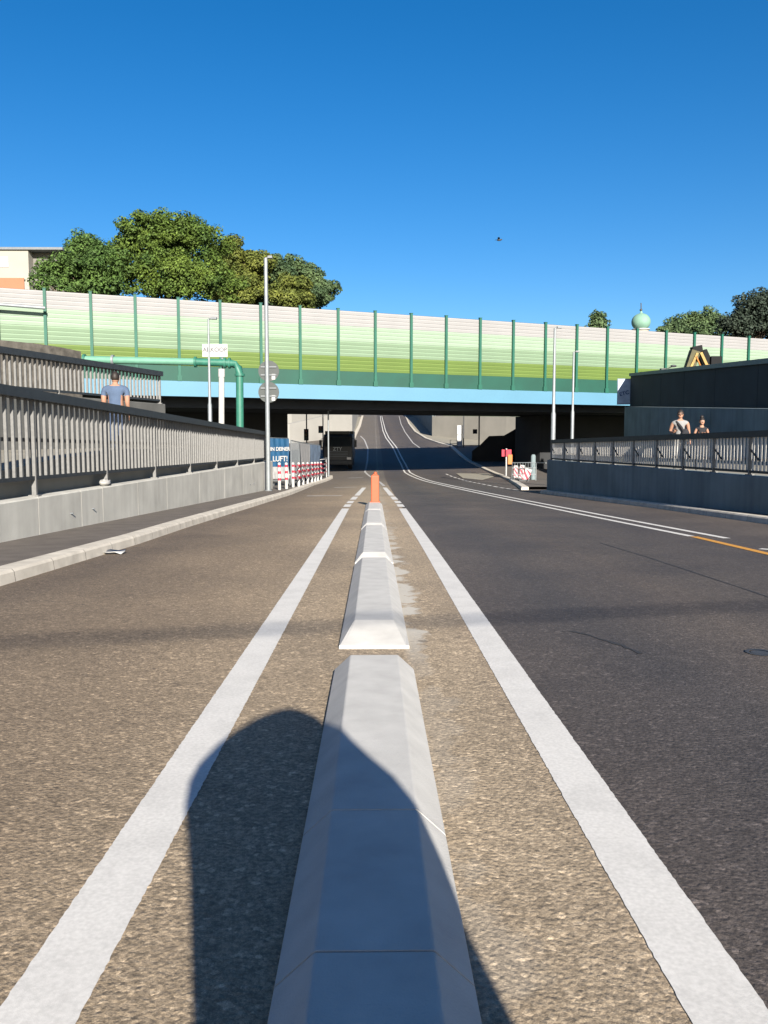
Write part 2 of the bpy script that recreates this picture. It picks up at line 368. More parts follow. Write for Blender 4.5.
# kerbs and pavements
KL = [(-3.98, -6), (-3.92, 8.6), (-3.74, 13.2), (-3.72, 16.6), (-3.5, 25), (-3.3, 33.5)]
g1 = G(315, 485); g2 = G(333, 478.5)
KL += [(g1.x, g1.y), (g2.x, g2.y), (g2.x - .1, g2.y + 2.0), (g2.x - 1.2, g2.y + 3.4), (-8, g2.y + 4.2)]
WL = lambda y: -5.42 + (y - 12) * .0405            # foot of the left parapet wall
def kerb_run(name, pts, side, wd=.28, ht=.14, seg=1.0):
    mbk = MB(); P = []
    pts = [Vector((x, y, 0)) for x, y in pts]
    for a, b in zip(pts, pts[1:]):
        n = max(1, round((b - a).length / seg)); P += [a.lerp(b, i / n) for i in range(n)]
    P.append(pts[-1])
    V = []
    for i, p in enumerate(P):
        t = (P[min(i+1, len(P)-1)] - P[max(i-1, 0)]).normalized(); s_ = Vector((t.y, -t.x, 0)) * side
        z = rz(p.y)
        for dx, dz in ((0, -.05), (.02, ht - .03), (.045, ht), (wd, ht + .003), (wd, -.05)):
            q = p + s_ * dx; V.append((q.x, q.y, z + dz))
    k = 5
    mbk.add(V, [(i*k+j, i*k+j+1, (i+1)*k+j+1, (i+1)*k+j) for i in range(len(P)-1) for j in range(k-1)] + [(0,1,2,3,4)], KERB)
    return struct(mbk.build(name)), P
kerb_run('kerb', KL, -1)
def pave(name, ring, dz, m, skirt=None):
    """a sheet over an outline given as left/right pairs"""
    mbp = MB(); V = []
    for (xa, xb, y) in ring: V += [(xa, y, rz(y) + dz), (xb, y, rz(y) + dz)]
    mbp.add(V, [(2*i, 2*i+1, 2*i+3, 2*i+2) for i in range(len(ring)-1)], m)
    return struct(mbp.build(name, fix=False))
def kx(y):
    for (x0, y0), (x1, y1) in zip(KL[:8], KL[1:8]):
        if y0 <= y <= y1: return x0 + (x1 - x0) * (y - y0) / (y1 - y0)
    return KL[7][0]
ring = [(WL(y) - .1, kx(y) - .2, y) for y in range(-6, 37, 2)] + [(-9, kx(y) - .2, y) for y in range(37, int(g2.y) + 4, 1)]
pave('pavement', ring, .135, PAVE)
# right side
KR = [(8.9, -6), (8.7, 8)] + [(p.x, p.y) for p in (G(768,524.5), G(660,509), G(540,493.4))]
gk = [G(p, q) for p, q in ((521,490),(516,486),(508,480.5),(498,476.2),(489,472.5),(478,467),(466,461),(456,452.5),(449,446.5),(438,443.5),(425,439),(414,432),(408,424),(404,415))]
KR2 = [(p.x, p.y) for p in gk]
kerb_run('kerb', KR, 1)
kerb_run('kerb', KR2, 1, wd=.35)
WR = lambda y: 8.78 - (y - 18.2) * .0985           # foot of the right parapet wall
def lerp_poly(P, y):
    for (x0, y0), (x1, y1) in zip(P, P[1:]):
        if min(y0, y1) <= y <= max(y0, y1) and y1 != y0: return x0 + (x1 - x0) * (y - y0) / (y1 - y0)
    return P[-1][0]
pave('pavement', [(lerp_poly(KR, y) + .2, WR(y) + .1, y) for y in range(-6, 35, 2)], .135, PAVE)
pave('pavement', [(lerp_poly(KR2, y) + .25, lerp_poly(KR2, y) + 9, y) for y in range(int(KR2[0][1]) + 1, 101, 3)], .135, PAVE)  # dark asphalt tone stands in for the shade on this pavement
pave('pavement', [(lerp_poly(KR2, y) + .25, lerp_poly(KR2, y) + 8, y) for y in range(100, 215, 3)], .136, PAVE_C)
isl = [G(p, q, .0) for p, q in ((456,473.5),(489,473.8),(494,477),(482,480.3),(463,478.4))]
mbi = MB(); mbi.add([(p.x, p.y, rz(p.y) + .02) for p in isl], [(0,1,2,3,4)], mat('island_concrete', (.20,.185,.15), .9, .1, 2)); struct(mbi.build('traffic_island', fix=False))
KL2 = [(p.x, p.y) for p in (G(352,447.5), G(356,437), G(361,426), G(363.5,416))]
kerb_run('kerb', KL2, -1, wd=.5)
pave('pavement', [(lerp_poly(KL2, y) - 4, lerp_poly(KL2, y) - .4, y) for y in range(int(KL2[0][1]), 215, 4)], .135, PAVE_C)

# ------------------------------------------------------------------ bridge and noise barrier
BP0, BU = Vector((-16.5, 52, 0)), Vector((37.8, 12, 0))
BD = BU.normalized(); BN = Vector((-BD.y, BD.x, 0))        # BN points away from the camera
def bpnt(s, z, back=0.0): return BP0 + BU * s + BN * back + Vector((0, 0, z))
ztop = lambda s: 10.3 - .62 * (s + .16)
zblue = lambda s: 5.03 - .26 * (s - .107)
zbot = lambda s: 4.12 - .20 * (s - .107)
S0, S1, BW = -.55, 1.75, 14.0
bridge = thing('road_bridge', 'long flat bridge with pale blue edge girder crossing over the sunken road', 'bridge', bpnt(.4, 0))
def bbeam(name, s0, s1, b0, b1, zlo, zhi, m, n=1):
    mbb = MB()
    for i in range(n):
        a, b = s0 + (s1 - s0) * i / n, s0 + (s1 - s0) * (i + 1) / n
        P = [bpnt(q, f(q), bk) for q in (a, b) for f, bk in ((zlo, b0), (zlo, b1), (zhi, b1), (zhi, b0))]
        mbb.add(P, [(0,1,2,3),(7,6,5,4),(0,4,5,1),(1,5,6,2),(2,6,7,3),(3,7,4,0)], m)
    return mbb.build(name, bridge)
bbeam('edge_girder', S0, S1, 0, .35, zbot, zblue, BLUE_G)
mbf = MB()                                                   # flange of the edge girder
mbf.add([bpnt(q, zbot(q) + dz, bk) for q in (S0, S1) for dz, bk in ((-.05,-.08),(-.05,.5),(-.002,.5),(-.002,-.08))], [(0,1,2,3),(7,6,5,4),(0,4,5,1),(1,5,6,2),(2,6,7,3),(3,7,4,0)], BLUE_G)
mbf.build('girder_flange', bridge)
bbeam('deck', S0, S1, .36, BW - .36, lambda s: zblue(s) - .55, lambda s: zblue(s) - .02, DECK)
bbeam('edge_girder', S0, S1, BW - .35, BW, zbot, zblue, BLUE_G)
for k in range(5):
    bk = 1.75 + k * 2.75
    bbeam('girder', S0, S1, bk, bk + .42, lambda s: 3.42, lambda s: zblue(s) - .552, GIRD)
# back abutments in deep shade on both sides of the road opening
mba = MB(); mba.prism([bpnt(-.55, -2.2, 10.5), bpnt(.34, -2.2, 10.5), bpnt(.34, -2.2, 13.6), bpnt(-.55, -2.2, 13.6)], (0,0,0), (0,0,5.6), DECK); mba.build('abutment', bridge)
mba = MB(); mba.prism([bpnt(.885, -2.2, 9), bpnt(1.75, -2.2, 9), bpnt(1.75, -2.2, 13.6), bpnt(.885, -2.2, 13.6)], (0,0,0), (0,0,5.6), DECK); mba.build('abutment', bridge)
mba = MB(); wpx = ((520,418),(517,428),(504,435.5),(489,436),(480,445),(472,451))
P_ = [at(px, py, 79.5) for px, py in wpx]; P_ += [Vector((P_[-1].x, 79.5, -1.2)), Vector((P_[0].x, 79.5, -1.2))]
mba.prism(P_, (0,0,0), (1.5,5.5,0), DECK); mba.build('shade_block', bridge)  # dark sloped block added for the shade and dark shape beside the opening
def s_of(px, py):
    d = ray(px, py); r = d.x / d.y; return (r * 52 + 16.5) / (37.8 - 12 * r)
SP0 = s_of(45, 318); SPD = (s_of(695, 345) - SP0) / 18
def noise_wall(label, back, flip, detail=True):
    nb = thing('noise_barrier', label, 'noise barrier', bpnt(.4, 5, back))
    sg = -1 if flip else 1
    s = SP0 - SPD * 7
    k = 0
    while s < 1.72:
        s2 = s + SPD
        pm = MB()
        pw = .085 / BU.length / 1.0
        zb = zblue(s)
        q0 = bpnt(s, zb + .02, back - sg * .06); q1 = bpnt(s, ztop(s) + .10, back - sg * .06)
        pm.bar(q0, q1, .17, .20, GREEN_P, up=BN)
        pm.bar(q1, q1 + Vector((0,0,.03)), .23, .25, GREEN_P, up=BN)
        pm.bar(q0 - Vector((0,0,.02)), q0 + Vector((0,0,.32)), .30, .26, GREEN_P, up=BN)
        pm.build('post', nb)
        a, b = s + pw * 1.02, s2 - pw * 1.02
        # coloured cassette panel
        mp_ = MB()
        zlo = lambda q: zblue(q) + .98
        H = lambda q: ztop(q) - zlo(q)
        NP = 16
        for i in range(NP):
            band = 3 - i // 4
            for f0, f1, mm in ((0, .70, BAND[band]), (.70, 1.0, BANDL[band])):
                t0, t1 = (i + f0) / NP, (i + f1) / NP; d0, d1 = (0, 0) if f0 == 0 else (0, .03)
                P = [bpnt(q, zlo(q) + H(q) * t, back + sg * d) for q, t, d in ((a,t0,d0),(b,t0,d0),(b,t1,d1),(a,t1,d1))]
                mp_.add(P, [(0,1,2,3)], mm)
            t1 = (i + 1) / NP
            P = [bpnt(q, zlo(q) + H(q) * t1, back + sg * d) for q, d in ((a,.03),(b,.03),(b,0),(a,0))]
            mp_.add(P, [(0,1,2,3)], BANDL[band])
        # back skin, closes the cassette
        P = [bpnt(q, zlo(q) + H(q) * t, back + sg * .13) for q, t in ((a,0),(b,0),(b,1),(a,1))]
        mp_.add(P, [(3,2,1,0)], BAND[2])
        P = [bpnt(q, zlo(q) + H(q), back + sg * d) for q, d in ((a,.0),(b,.0),(b,.13),(a,.13))]; mp_.add(P, [(0,1,2,3)], BAND[0])
        mp_.build('panel', nb, fix=False)
        mq = MB()
        P = [bpnt(q, z, bk) for q in (a, b) for z, bk in ((zblue(q)+.01, back - sg*.03), (zblue(q)+.01, back + sg*.12), (zlo(q)-.01, back + sg*.12), (zlo(q)-.01, back - sg*.03))]
        mq.add(P, [(0,1,2,3),(7,6,5,4),(0,4,5,1),(1,5,6,2),(2,6,7,3),(3,7,4,0)], GREEN_B)
        mq.build('base_panel', nb)
        s = s2; k += 1
noise_wall('noise barrier of white to green striped panels along the front edge of the bridge', .16, False)
noise_wall('rear noise barrier on the far edge of the bridge behind the striped front one', BW - .16, True)

# ------------------------------------------------------------------ left parapet wall, railings, walkway
ZWL = .39
def wall_segment(name, pts, ztop_, thick, side, m, label, joints=None, zbase=-.3, cope=None, cat='wall'):
    o = thing(name, label, cat, (pts[0][0], pts[0][1], rz(pts[0][1])))
    for (x0, y0), (x1, y1) in zip(pts, pts[1:]):
        d = Vector((x1-x0, y1-y0, 0)).normalized(); s_ = Vector((d.y, -d.x, 0)) * side
        a, b = Vector((x0, y0, 0)) + d * .006, Vector((x1, y1, 0)) - d * .006
        mw = MB(); za0, zb0 = rz(y0) + zbase, rz(y1) + zbase
        zt = ztop_ if callable(ztop_) else (lambda y: ztop_)
        c = .02
        P = []
        for p, z0, y in ((a, za0, y0), (b, zb0, y1)):
            P += [(p.x, p.y, z0), (p.x, p.y, zt(y) - c), (*(p + s_*c).xy, zt(y)), (*(p + s_*(thick-c)).xy, zt(y)), (*(p + s_*thick).xy, zt(y) - c), (*(p + s_*thick).xy, z0)]
        mw.add(P, [(0,1,2,3,4,5),(11,10,9,8,7,6)] + [(i, i+6, (i+1) % 6 + 6, (i+1) % 6) for i in range(6)], m)
        mw.build('wall_panel', o)
    return o
jy = [-4, 2, 5.2, 8.4, 11.6, 13.3, 15.05, 16.1, 18.2, 20.4, 23.6, 26.8, 29.9, 31.5, 36.4]
lw = wall_segment('parapet_wall', [(WL(y), y) for y in jy], ZWL, .36, -1, CONC_W, 'low pale concrete parapet wall with joints beside the left pavement', cat='wall')
for py_ in (14.55, 15.55, 31.1, 31.8):                       # dowels sticking out of the wall
    md = MB(); md.tube([(WL(py_) - .02, py_, .02 if py_ < 20 else -.35), (WL(py_) + .05, py_, .02 if py_ < 20 else -.35)], .013, GALV_D, 8); md.build('dowel', lw)
def railing(label, path, ztop_, zbar0, zfoot, post_y, nbar, face=(0,1,0), mid=None, cat='railing', braces=False, post_w=.055, mx_=-.05, bw=.05, bm_=None, hw=.28):
    """path: function y -> x ; flat-bar railing with posts, top handrail, bottom rail and a panel of bars per bay"""
    y0, y1 = post_y[0], post_y[-1]
    o = thing('railing', label, cat, (path(y0), y0, zfoot(y0)))
    mh = MB(); mbm = MB(); mm = MB()
    for a, b in zip(post_y, post_y[1:]):
        pa, pb = Vector((path(a), a, 0)), Vector((path(b), b, 0))
        mh.bar(pa + Vector((0,0,ztop_(a) - .075)), pb + Vector((0,0,ztop_(b) - .075)), hw, .15, RAIL_D)
        mbm.bar(pa + Vector((0,0,zbar0(a) + .03)), pb + Vector((0,0,zbar0(b) + .03)), .05, .06, RAIL_D)
        if mid: mm.bar(pa + Vector((mx_,0,mid(a))), pb + Vector((mx_,0,mid(b))), .04, .06, RAIL_D)
    mh.build('handrail', o); mbm.build('bottom_rail', o)
    if mid: mm.build('middle_rail', o)
    for y in post_y:
        mp_ = MB(); p = Vector((path(y), y, 0))
        mp_.box(p + Vector((0, 0, (zfoot(y) + ztop_(y) - .09) / 2)), (post_w * 1.3, post_w, ztop_(y) - .09 - zfoot(y)), RAIL_L)
        mp_.box(p + Vector((0, 0, zfoot(y) + .012)), (.16, .14, .024), RAIL_L)
        if braces: mp_.bar(p + Vector((0, 0, zbar0(y) + .55)), p + Vector((0, -.45, zbar0(y) + .30)), .03, .03, RAIL_D)
        mp_.build('post', o)
    for a, b in zip(post_y, post_y[1:]):
        mp_ = MB()
        for k in range(nbar):
            t = (k + .5) / nbar * .94 + .03; y = a + (b - a) * t; p = Vector((path(y), y, 0))
            z0, z1 = zbar0(y) + .06, ztop_(y) - .15
            mp_.box(p + Vector((0, 0, (z0 + z1) / 2)), (bw, .045, z1 - z0), bm_ or RAIL_L)
        mp_.build('bar_panel', o)
    return o
pyl = [1.0 + 3.17 * i for i in range(-1, 12)]
pyl = [13.5 + 3.2 * i for i in range(-5, 8)]
railing('long dark railing with pale upright bars along the top of the left parapet wall', lambda y: WL(y) - .14,
        lambda y: 2.12 - (y - 12) * .0205, lambda y: .67 - (y - 12) * .0075, lambda y: ZWL, pyl, 13, mid=lambda y: 1.32 - (y - 12) * .013)
# raised walkway behind the parapet and retaining wall with the second railing
mbw = MB()
ysw = [y for y in range(-6, 37, 3)] + [36.2]
zw = lambda y: .45 + .62 * sst(6, 18, y)
V = []
for y in ysw: V += [(WL(y) - .37, y, -1.6), (WL(y) - .37, y, zw(y)), (-15, y, zw(y)), (-15, y, -1.6)]
mbw.add(V, [(i*4+j, i*4+j+1, (i+1)*4+j+1, (i+1)*4+j) for i in range(len(ysw)-1) for j in range(3)] + [(0,1,2,3), tuple((len(ysw)-1)*4 + j for j in range(4))[::-1]], PAVE_C)
struct(mbw.build('walkway'))
W2 = lambda y: -8.56 + (y - 19) * .2075
W2z = lambda y: 2.42 + (y-19)*.006
w2 = wall_segment('retaining_wall', [(W2(y), y) for y in (2, 6, 10, 14, 18, 22.5, 27.4)], lambda y: W2z(y), .5, -1, mat('concrete_dark_grey', (.085,.085,.08), .9, .25, 1.2, .15, 40, detail=8), 'concrete retaining wall behind the left walkway, carrying the upper railing', zbase=.2)  # concrete toned dark so the gaps between the front railing's bars read dark
railing('shorter upper railing on top of the retaining wall, left of the man in blue', lambda y: W2(y) - .08, lambda y: 3.42 + (y - 19) * .010,
        lambda y: 2.50 + (y-19)*.006, lambda y: W2z(y), [5.6, 8.27, 10.94, 13.6, 16.27, 18.94, 21.6, 24.3, 27.2], 13)
mbt = MB(); mbt.prism([Vector((W2(y) - .5 if k < 2 else -22, y, 0)) for k, y in enumerate((-4, 27.3, 27.3, -4))], (0,0,1.0), (0,0,2.38), PAVE_C); struct(mbt.build('terrace'))
# old stone wall behind
st = MB(); pts = [at(-60, 330, 27), at(0, 340, 30), at(40, 344, 31.5), at(62, 347.5, 32.5), at(81, 351.5, 33.5)]
for a, b in zip(pts, pts[1:]):
    n = (b - a).cross(Vector((0,0,1))).normalized() * -.6
    m_ = [Vector((a.x,a.y,1)), Vector((b.x,b.y,1)), b, a]
    st.add([*m_, *[p + n for p in m_]], [(0,1,2,3),(7,6,5,4),(3,2,6,7),(0,4,5,1),(1,5,6,2),(3,7,4,0)], STONE)
tag(st.build('stone_wall'), 'rough old brown stone wall behind the upper left railing', 'wall')

# ------------------------------------------------------------------ right parapet wall, railing, walkway, upper wall with screens
ZWR = .48
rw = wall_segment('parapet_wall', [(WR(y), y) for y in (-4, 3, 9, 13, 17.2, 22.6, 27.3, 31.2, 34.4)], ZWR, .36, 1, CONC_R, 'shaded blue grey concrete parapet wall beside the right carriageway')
def Yr(px): # depth along the right railing line seen at a pixel column
    r_ = ray(px, 440); k = r_.x / r_.y
    return (8.92 + 18.2 * .0985) / (k + .0985)
pyr = [Yr(551.7) - 1.66 * i for i in range(0, 17)][::-1]
railing('dark railing with leaning braces along the right parapet wall in front of the two walkers', lambda y: WR(y) + .14,
        lambda y: 1.53 - (y - 18) * .0135, lambda y: .535 - (y - 18) * .002, lambda y: ZWR, pyr, 10, mid=lambda y: .86 - (y - 18) * .006, braces=True, mx_=.05, bw=.035, hw=.11, bm_=mat('railing_sunlit_bars', (.42,.40,.37), .5, .12, 20))  # paler bar colour stands in for sunlight on the bars
mbw = MB(); ysw = list(range(-6, 34, 4)) + [34.3]; V = []
for y in ysw: V += [(WR(y) + .37, y, -1.6), (WR(y) + .37, y, .40), (20, y, .40), (20, y, -1.6)]
mbw.add(V, [(i*4+j, i*4+j+1, (i+1)*4+j+1, (i+1)*4+j) for i in range(len(ysw)-1) for j in range(3)] + [(0,1,2,3), tuple((len(ysw)-1)*4 + j for j in range(4))[::-1]], PAVE_C)
struct(mbw.build('walkway'))
UW0, UW1 = Vector((17.15, 57.0, 0)), Vector((14.6, 24, 0))
def uw(t): return UW0.lerp(UW1, t)
uzt = lambda t: 3.57 - (57 - uw(t).y) * .043
uo = thing('retaining_wall', 'high blue grey concrete retaining wall in shade behind the two walkers', 'wall', uw(0))
for a, b in ((0,.27),(.27,.55),(.55,.8),(.8,1.0)):
    mw = MB(); A, B = uw(a + .0006), uw(b - .0006)
    P = [(A.x,A.y,-2),(B.x,B.y,-2),(B.x,B.y,uzt(b)),(A.x,A.y,uzt(a))]
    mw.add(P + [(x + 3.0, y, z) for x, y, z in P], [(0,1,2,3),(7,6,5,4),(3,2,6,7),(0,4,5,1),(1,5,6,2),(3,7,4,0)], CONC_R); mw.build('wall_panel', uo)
us = thing('screen_fence', 'dark mesh screen fence with blue cap on top of the high right wall', 'fence', uw(0) + Vector((.3, 0, uzt(0))))
ush = lambda t: 5.62 - (57 - uw(t).y) * .0545
ts = [.015, .12, .25, .39, .54, .70, .85, 1.0]
for a, b in zip(ts, ts[1:]):
    A, B = uw(a) + Vector((.25,0,0)), uw(b) + Vector((.25,0,0))
    m1 = MB(); P = [(A.x,A.y,uzt(a)+.015),(B.x,B.y+.03,uzt(b)+.015),(B.x,B.y+.03,ush(b)),(A.x,A.y,ush(a))]
    m1.add(P + [(x+.05,y,z) for x,y,z in P], [(0,1,2,3),(7,6,5,4),(3,2,6,7),(0,4,5,1),(1,5,6,2),(3,7,4,0)], SCREEN); m1.build('screen_panel', us)
    m2 = MB(); m2.bar((A.x, A.y, ush(a) + .10), (B.x, B.y, ush(b) + .10), .22, .2, SCREEN_C); m2.build('cap', us)
    m3 = MB(); m3.box((A.x + .1, A.y, (uzt(a) + ush(a)) / 2 + .03), (.08, .08, ush(a) - uzt(a)), GALV_D); m3.build('post', us)
# pale banner at the far end of the screen
bn = thing('banner', 'small pale banner with dark lettering hung on the far end of the dark screen', 'banner', uw(0))
mbn = MB(); mbn.box((17.0, 56.7, 4.58), (.9, .04, 1.75), BANNER2, R(-12)); mbn.box((17.0, 56.66, 4.58), (.84, .04, 1.66), mat('banner_cloth', (.3,.35,.42), .7, .15, 3), R(-12)); mbn.build('cloth', bn)
text_mesh('ETC', .36, mat('ink_navy', (.02,.05,.13), .7), 'lettering', bn, Matrix.Translation((16.99, 56.62, 4.45)) @ Matrix.Rotation(R(-12), 4, 'Z') @ Matrix.Rotation(R(90), 4, 'X') @ Matrix.Rotation(R(14), 4, 'Z'))
mbt = MB(); mbt.prism([Vector(p) for p in ((20.2,57,0),(40,57,0),(40,10,0),(17.6,24,0))], (0,0,-2), (0,0,2.0), PAVE_C); struct(mbt.build('terrace'))

# ------------------------------------------------------------------ walls beyond the bridge
def simple_wall(name, pts, zt, m, label, thick=.5, zb=-.4):
    o = MB(); pts = [Vector(p) for p in pts]
    for i, (a, b) in enumerate(zip(pts, pts[1:])):
        n = (b - a).cross(Vector((0,0,1))).normalized() * thick
        P = [Vector((a.x,a.y,rz(a.y)+zb)), Vector((b.x,b.y,rz(b.y)+zb)), Vector((b.x,b.y,zt[i+1])), Vector((a.x,a.y,zt[i]))]
        o.add([*P, *[p + n for p in P]], [(0,1,2,3),(7,6,5,4),(3,2,6,7),(0,4,5,1),(1,5,6,2),(3,7,4,0)], m)
    return tag(o.build(name), label, 'wall')
simple_wall('retaining_wall', [(-20,96,0),(-10.6,105,0),(-3.1,119,0),(-3.3,150,0),(-4.3,235,0)], [2.6,3.3,5.6,9.5,16], mat('concrete_bright', (.245,.237,.218), .9, .07, .3, .1, 20), 'bright sunlit retaining wall left of the road beyond the bridge', thick=-.5)
simple_wall('retaining_wall', [(-24,112,0),(-12,122,0),(-5.5,132,0)], [8,8.5,9], mat('concrete_upper', (.20,.195,.18), .9, .07, .3, .1, 20), 'upper set back grey wall above the bright left wall beyond the bridge', thick=-.5)
simple_wall('retaining_wall', [(24,92,0),(16.5,104,0),(8.3,119,0)], [3.6,4.2,4.7], mat('concrete_far', (.24,.225,.195), .9, .1, .35, .1, 20), 'grey sunlit retaining wall angled beside the road beyond the bridge, right of the carriageway', thick=.5)
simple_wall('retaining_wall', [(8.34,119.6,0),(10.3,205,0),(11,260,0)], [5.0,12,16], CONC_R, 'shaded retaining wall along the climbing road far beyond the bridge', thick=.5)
hr = thing('railing', 'thin far railing on top of the angled grey wall beyond the bridge', 'railing', (14, 95, 4))
P = [Vector((24.2,92.2,3.6)), Vector((16.7,104.2,4.2)), Vector((8.5,119.2,4.7))]; mr = MB(); mq = MB()
for a, b in zip(P, P[1:]):
    for dz in (.5, 1.05): mr.bar(a + Vector((0,0,dz)), b + Vector((0,0,dz)), .06, .08, DGREY)
    for k in range(8): q = a.lerp(b, k / 8); mq = MB(); mq.bar(q, q + Vector((0,0,1.05)), .06, .06, DGREY, up=(0,1,0)); mq.build('post', hr)
mr.build('rail', hr)

# ------------------------------------------------------------------ concrete lane separators down the middle
def separator(y0, y1, label, near_ramp=.46, far_ramp=0.0, wb=.245, wt=.145, h=.118, lip=.026):
    m_ = MB()
    st_ = []          # stations: (y, top_half, height)
    if near_ramp: st_ += [(y0, wb - .03, lip), (y0 + near_ramp, wt, h)]
    else: st_ += [(y0, wt, h)]
    if far_ramp: st_ += [(y1 - far_ramp, wt, h), (y1, wb - .03, lip)]
    else: st_ += [(y1, wt, h)]
    V = []
    for (y, t, hh) in st_:
        z = rz(y)
        V += [(-wb, y, z - .03), (-wb, y, z + min(lip, hh)), (-t, y, z + hh), (t, y, z + hh), (wb, y, z + min(lip, hh)), (wb, y, z - .03)]
    n = len(st_)
    m_.add(V, [(i*6+j, i*6+j+1, (i+1)*6+j+1, (i+1)*6+j) for i in range(n-1) for j in range(5)] + [(0,1,2,3,4,5), tuple(range((n-1)*6, n*6))[::-1]], CONC_B)
    o = m_.build('lane_separator'); bevel(o, .006, 2, True)
    tag(o, label, 'lane separator', 'concrete lane separators in a row down the middle of the road'); return o
separator(-.25, 1.905, 'grey concrete lane separator block nearest the photographer, cut off by the bottom of the photo', near_ramp=0)
separator(1.914, 2.724, 'short separator block between two dark joints, wholly in the shadow', near_ramp=0)
separator(2.733, 5.0, 'separator block half in shadow, its far end cut square before the gap', near_ramp=0)
separator(5.68, 10.22, 'concrete lane separator with a sloped near end, just beyond the gap in the row')
separator(10.5, 15.55, 'separator with a pale lip at its near end, second beyond the gap', near_ramp=.35)
separator(15.8, 20.6, 'far concrete separator second from the orange marker post', near_ramp=.35)
separator(20.7, 25.2, 'farthest concrete separator, carrying the orange marker post on its end', near_ramp=.3, far_ramp=.4)
post = thing('marker_post', 'bright orange flexible marker post on the far end of the concrete separators', 'marker post', (0, 24.4, rz(24.4) + .118))
zb_ = rz(24.4) + .118
mp_ = MB(); mp_.box((.03, 24.4, zb_ + .40), (.24, .10, .80), ORANGE); mp_.box((.03, 24.4, zb_ + .81), (.16, .09, .05), ORANGE); o = mp_.build('post', post); bevel(o, .03, 3)
mp_ = MB(); mp_.ball((.04, 24.4, zb_ + .85), .055, ORANGE, 12, 8); mp_.build('knob', post)
mp_ = MB(); mp_.box((.03, 24.4, zb_ + .015), (.30, .20, .03), ORANGE); mp_.build('foot', post)

# ------------------------------------------------------------------ lamp posts and signs
def lamp_post(base, top_z, r0, r1, label, arm=.5, step=None, group='street lamps'):
    o = thing('street_lamp', label, 'street lamp', base)
    b = Vector(base); m_ = MB(); z0 = b.z
    H = top_z - z0
    if step: m_.tube([b, b + Vector((0,0,step)), b + Vector((0,0,step+.12)), b + Vector((0,0,H))], [r0, r0, r0*.7, r1], GALV, 12)
    else: m_.tube([b, b + Vector((0,0,H))], [r0, r1], GALV, 12)
    m_.build('pole', o)
    m_ = MB(); m_.tube([b + Vector((0,0,.0)), b + Vector((0,0,.05))], r0 * 1.7, GALV_D, 12); m_.build('base_plate', o)
    m_ = MB(); t = b + Vector((0,0,H)); m_.tube([t - Vector((0,0,.02)), t + Vector((arm*.5,0,.04))], .035, GALV_D, 8)
    m_.box(t + Vector((arm*.7, 0, .03)), (arm*.7, .2, .09), GALV_D); m_.build('lamp_head', o)
    return o
pb = G(268.5, 491, .13)
lamp_post(pb, at(267, 258, pb.y).z, .095, .075, 'tall galvanised lamp post at the end of the left parapet, behind the two round signs', arm=.25)
sg = thing('traffic_sign', 'upper of two round grey sign backs on the tall left lamp post', 'traffic sign', pb + Vector((0, 0, 3.8)), 'round traffic signs seen from behind')
def round_sign(o, px, py):
    c = at(px, py, pb.y + .12); m_ = MB(); rr = 10.3 * pb.y / F
    n = 40; V = [(c.x + rr*math.cos(2*math.pi*k/n), c.y + d, c.z + rr*math.sin(2*math.pi*k/n)) for d in (0, .025) for k in range(n)]
    m_.add(V, [tuple(range(n))[::-1], tuple(range(n, 2*n))] + [(k, (k+1) % n, n+(k+1) % n, n+k) for k in range(n)], mat('sign_back_grey', (.036,.042,.042), .6, .06, 4))
    m_.build('sign_plate', o)
    m_ = MB()
    for dz in (-.16, .16): m_.box((c.x, c.y - .03, c.z + dz), (rr * 1.5, .04, .05), GALV_D)
    m_.build('bracket', o)
    m_ = MB(); m_.box((c.x + rr*.45, c.y - .006, c.z - rr*.55), (.14, .01, .22), WHITEP); m_.build('sticker', o)
round_sign(sg, 268.7, 371)
sg2 = thing('traffic_sign', 'lower of two round grey sign backs on the tall left lamp post', 'traffic sign', pb + Vector((0, 0, 2.9)), 'round traffic signs seen from behind')
round_sign(sg2, 268.7, 392.2)
b = at(211, 470, 36.8); b.z = rz(36.8)
lamp_post(b, at(211, 319, 36.8).z, .09, .04, 'thin pale lamp post in front of the green pipe on the left', arm=.35, step=at(211,405,36.8).z - b.z)
b = at(552.5, 470, 41); b.z = rz(41)
lamp_post(b, at(555, 328, 41).z, .115, .06, 'taller of two pale lamp posts at the end of the right parapet', arm=.3, step=at(553,414,41).z - b.z)
b = at(571.5, 470, 49); b.z = rz(49)
lamp_post(b, at(574, 352, 49).z, .10, .06, 'shorter lamp post just right of the taller one by the right parapet', arm=.3, step=at(572,412,49).z - b.z)
b = G(328.6, 476.5, .13)
lamp_post(b, 3.36, .06, .05, 'slim white pole standing at the pavement corner beside the black truck', arm=.2)

# green pipe on white support, sign board
gp = thing('overhead_pipe', 'green overhead site pipe with a bend, crossing above the left walkway', 'pipe', at(240, 430, 38))
m_ = MB(); a = at(84, 359.5, 38); b = at(196, 362, 38); m_.tube([a, b], .165, PIPE_L, 16); m_.build('pale_section', gp)
m_ = MB(); pts = [b, at(222, 362.8, 38), at(230, 363.2, 38), at(235, 364.5, 38), at(238.6, 368, 38), at(239.6, 374, 38), at(240.3, 470, 38)]
m_.tube(pts, .17, PIPE_G, 16); m_.build('green_section', gp)
m_ = MB()
for px, py in ((84.5, 359.5), (113, 360.2), (195.5, 362), (225, 363), (229.5,363.2)):
    c = at(px, py, 38); m_.tube([c - Vector((.05,0,0)), c + Vector((.05,0,0))], .24, PIPE_G if px != 113 else GALV, 16)
c = at(239.8, 375, 38); m_.tube([c - Vector((0,0,.05)), c + Vector((0,0,.05))], .23, PIPE_G, 16)
m_.build('flange', gp)
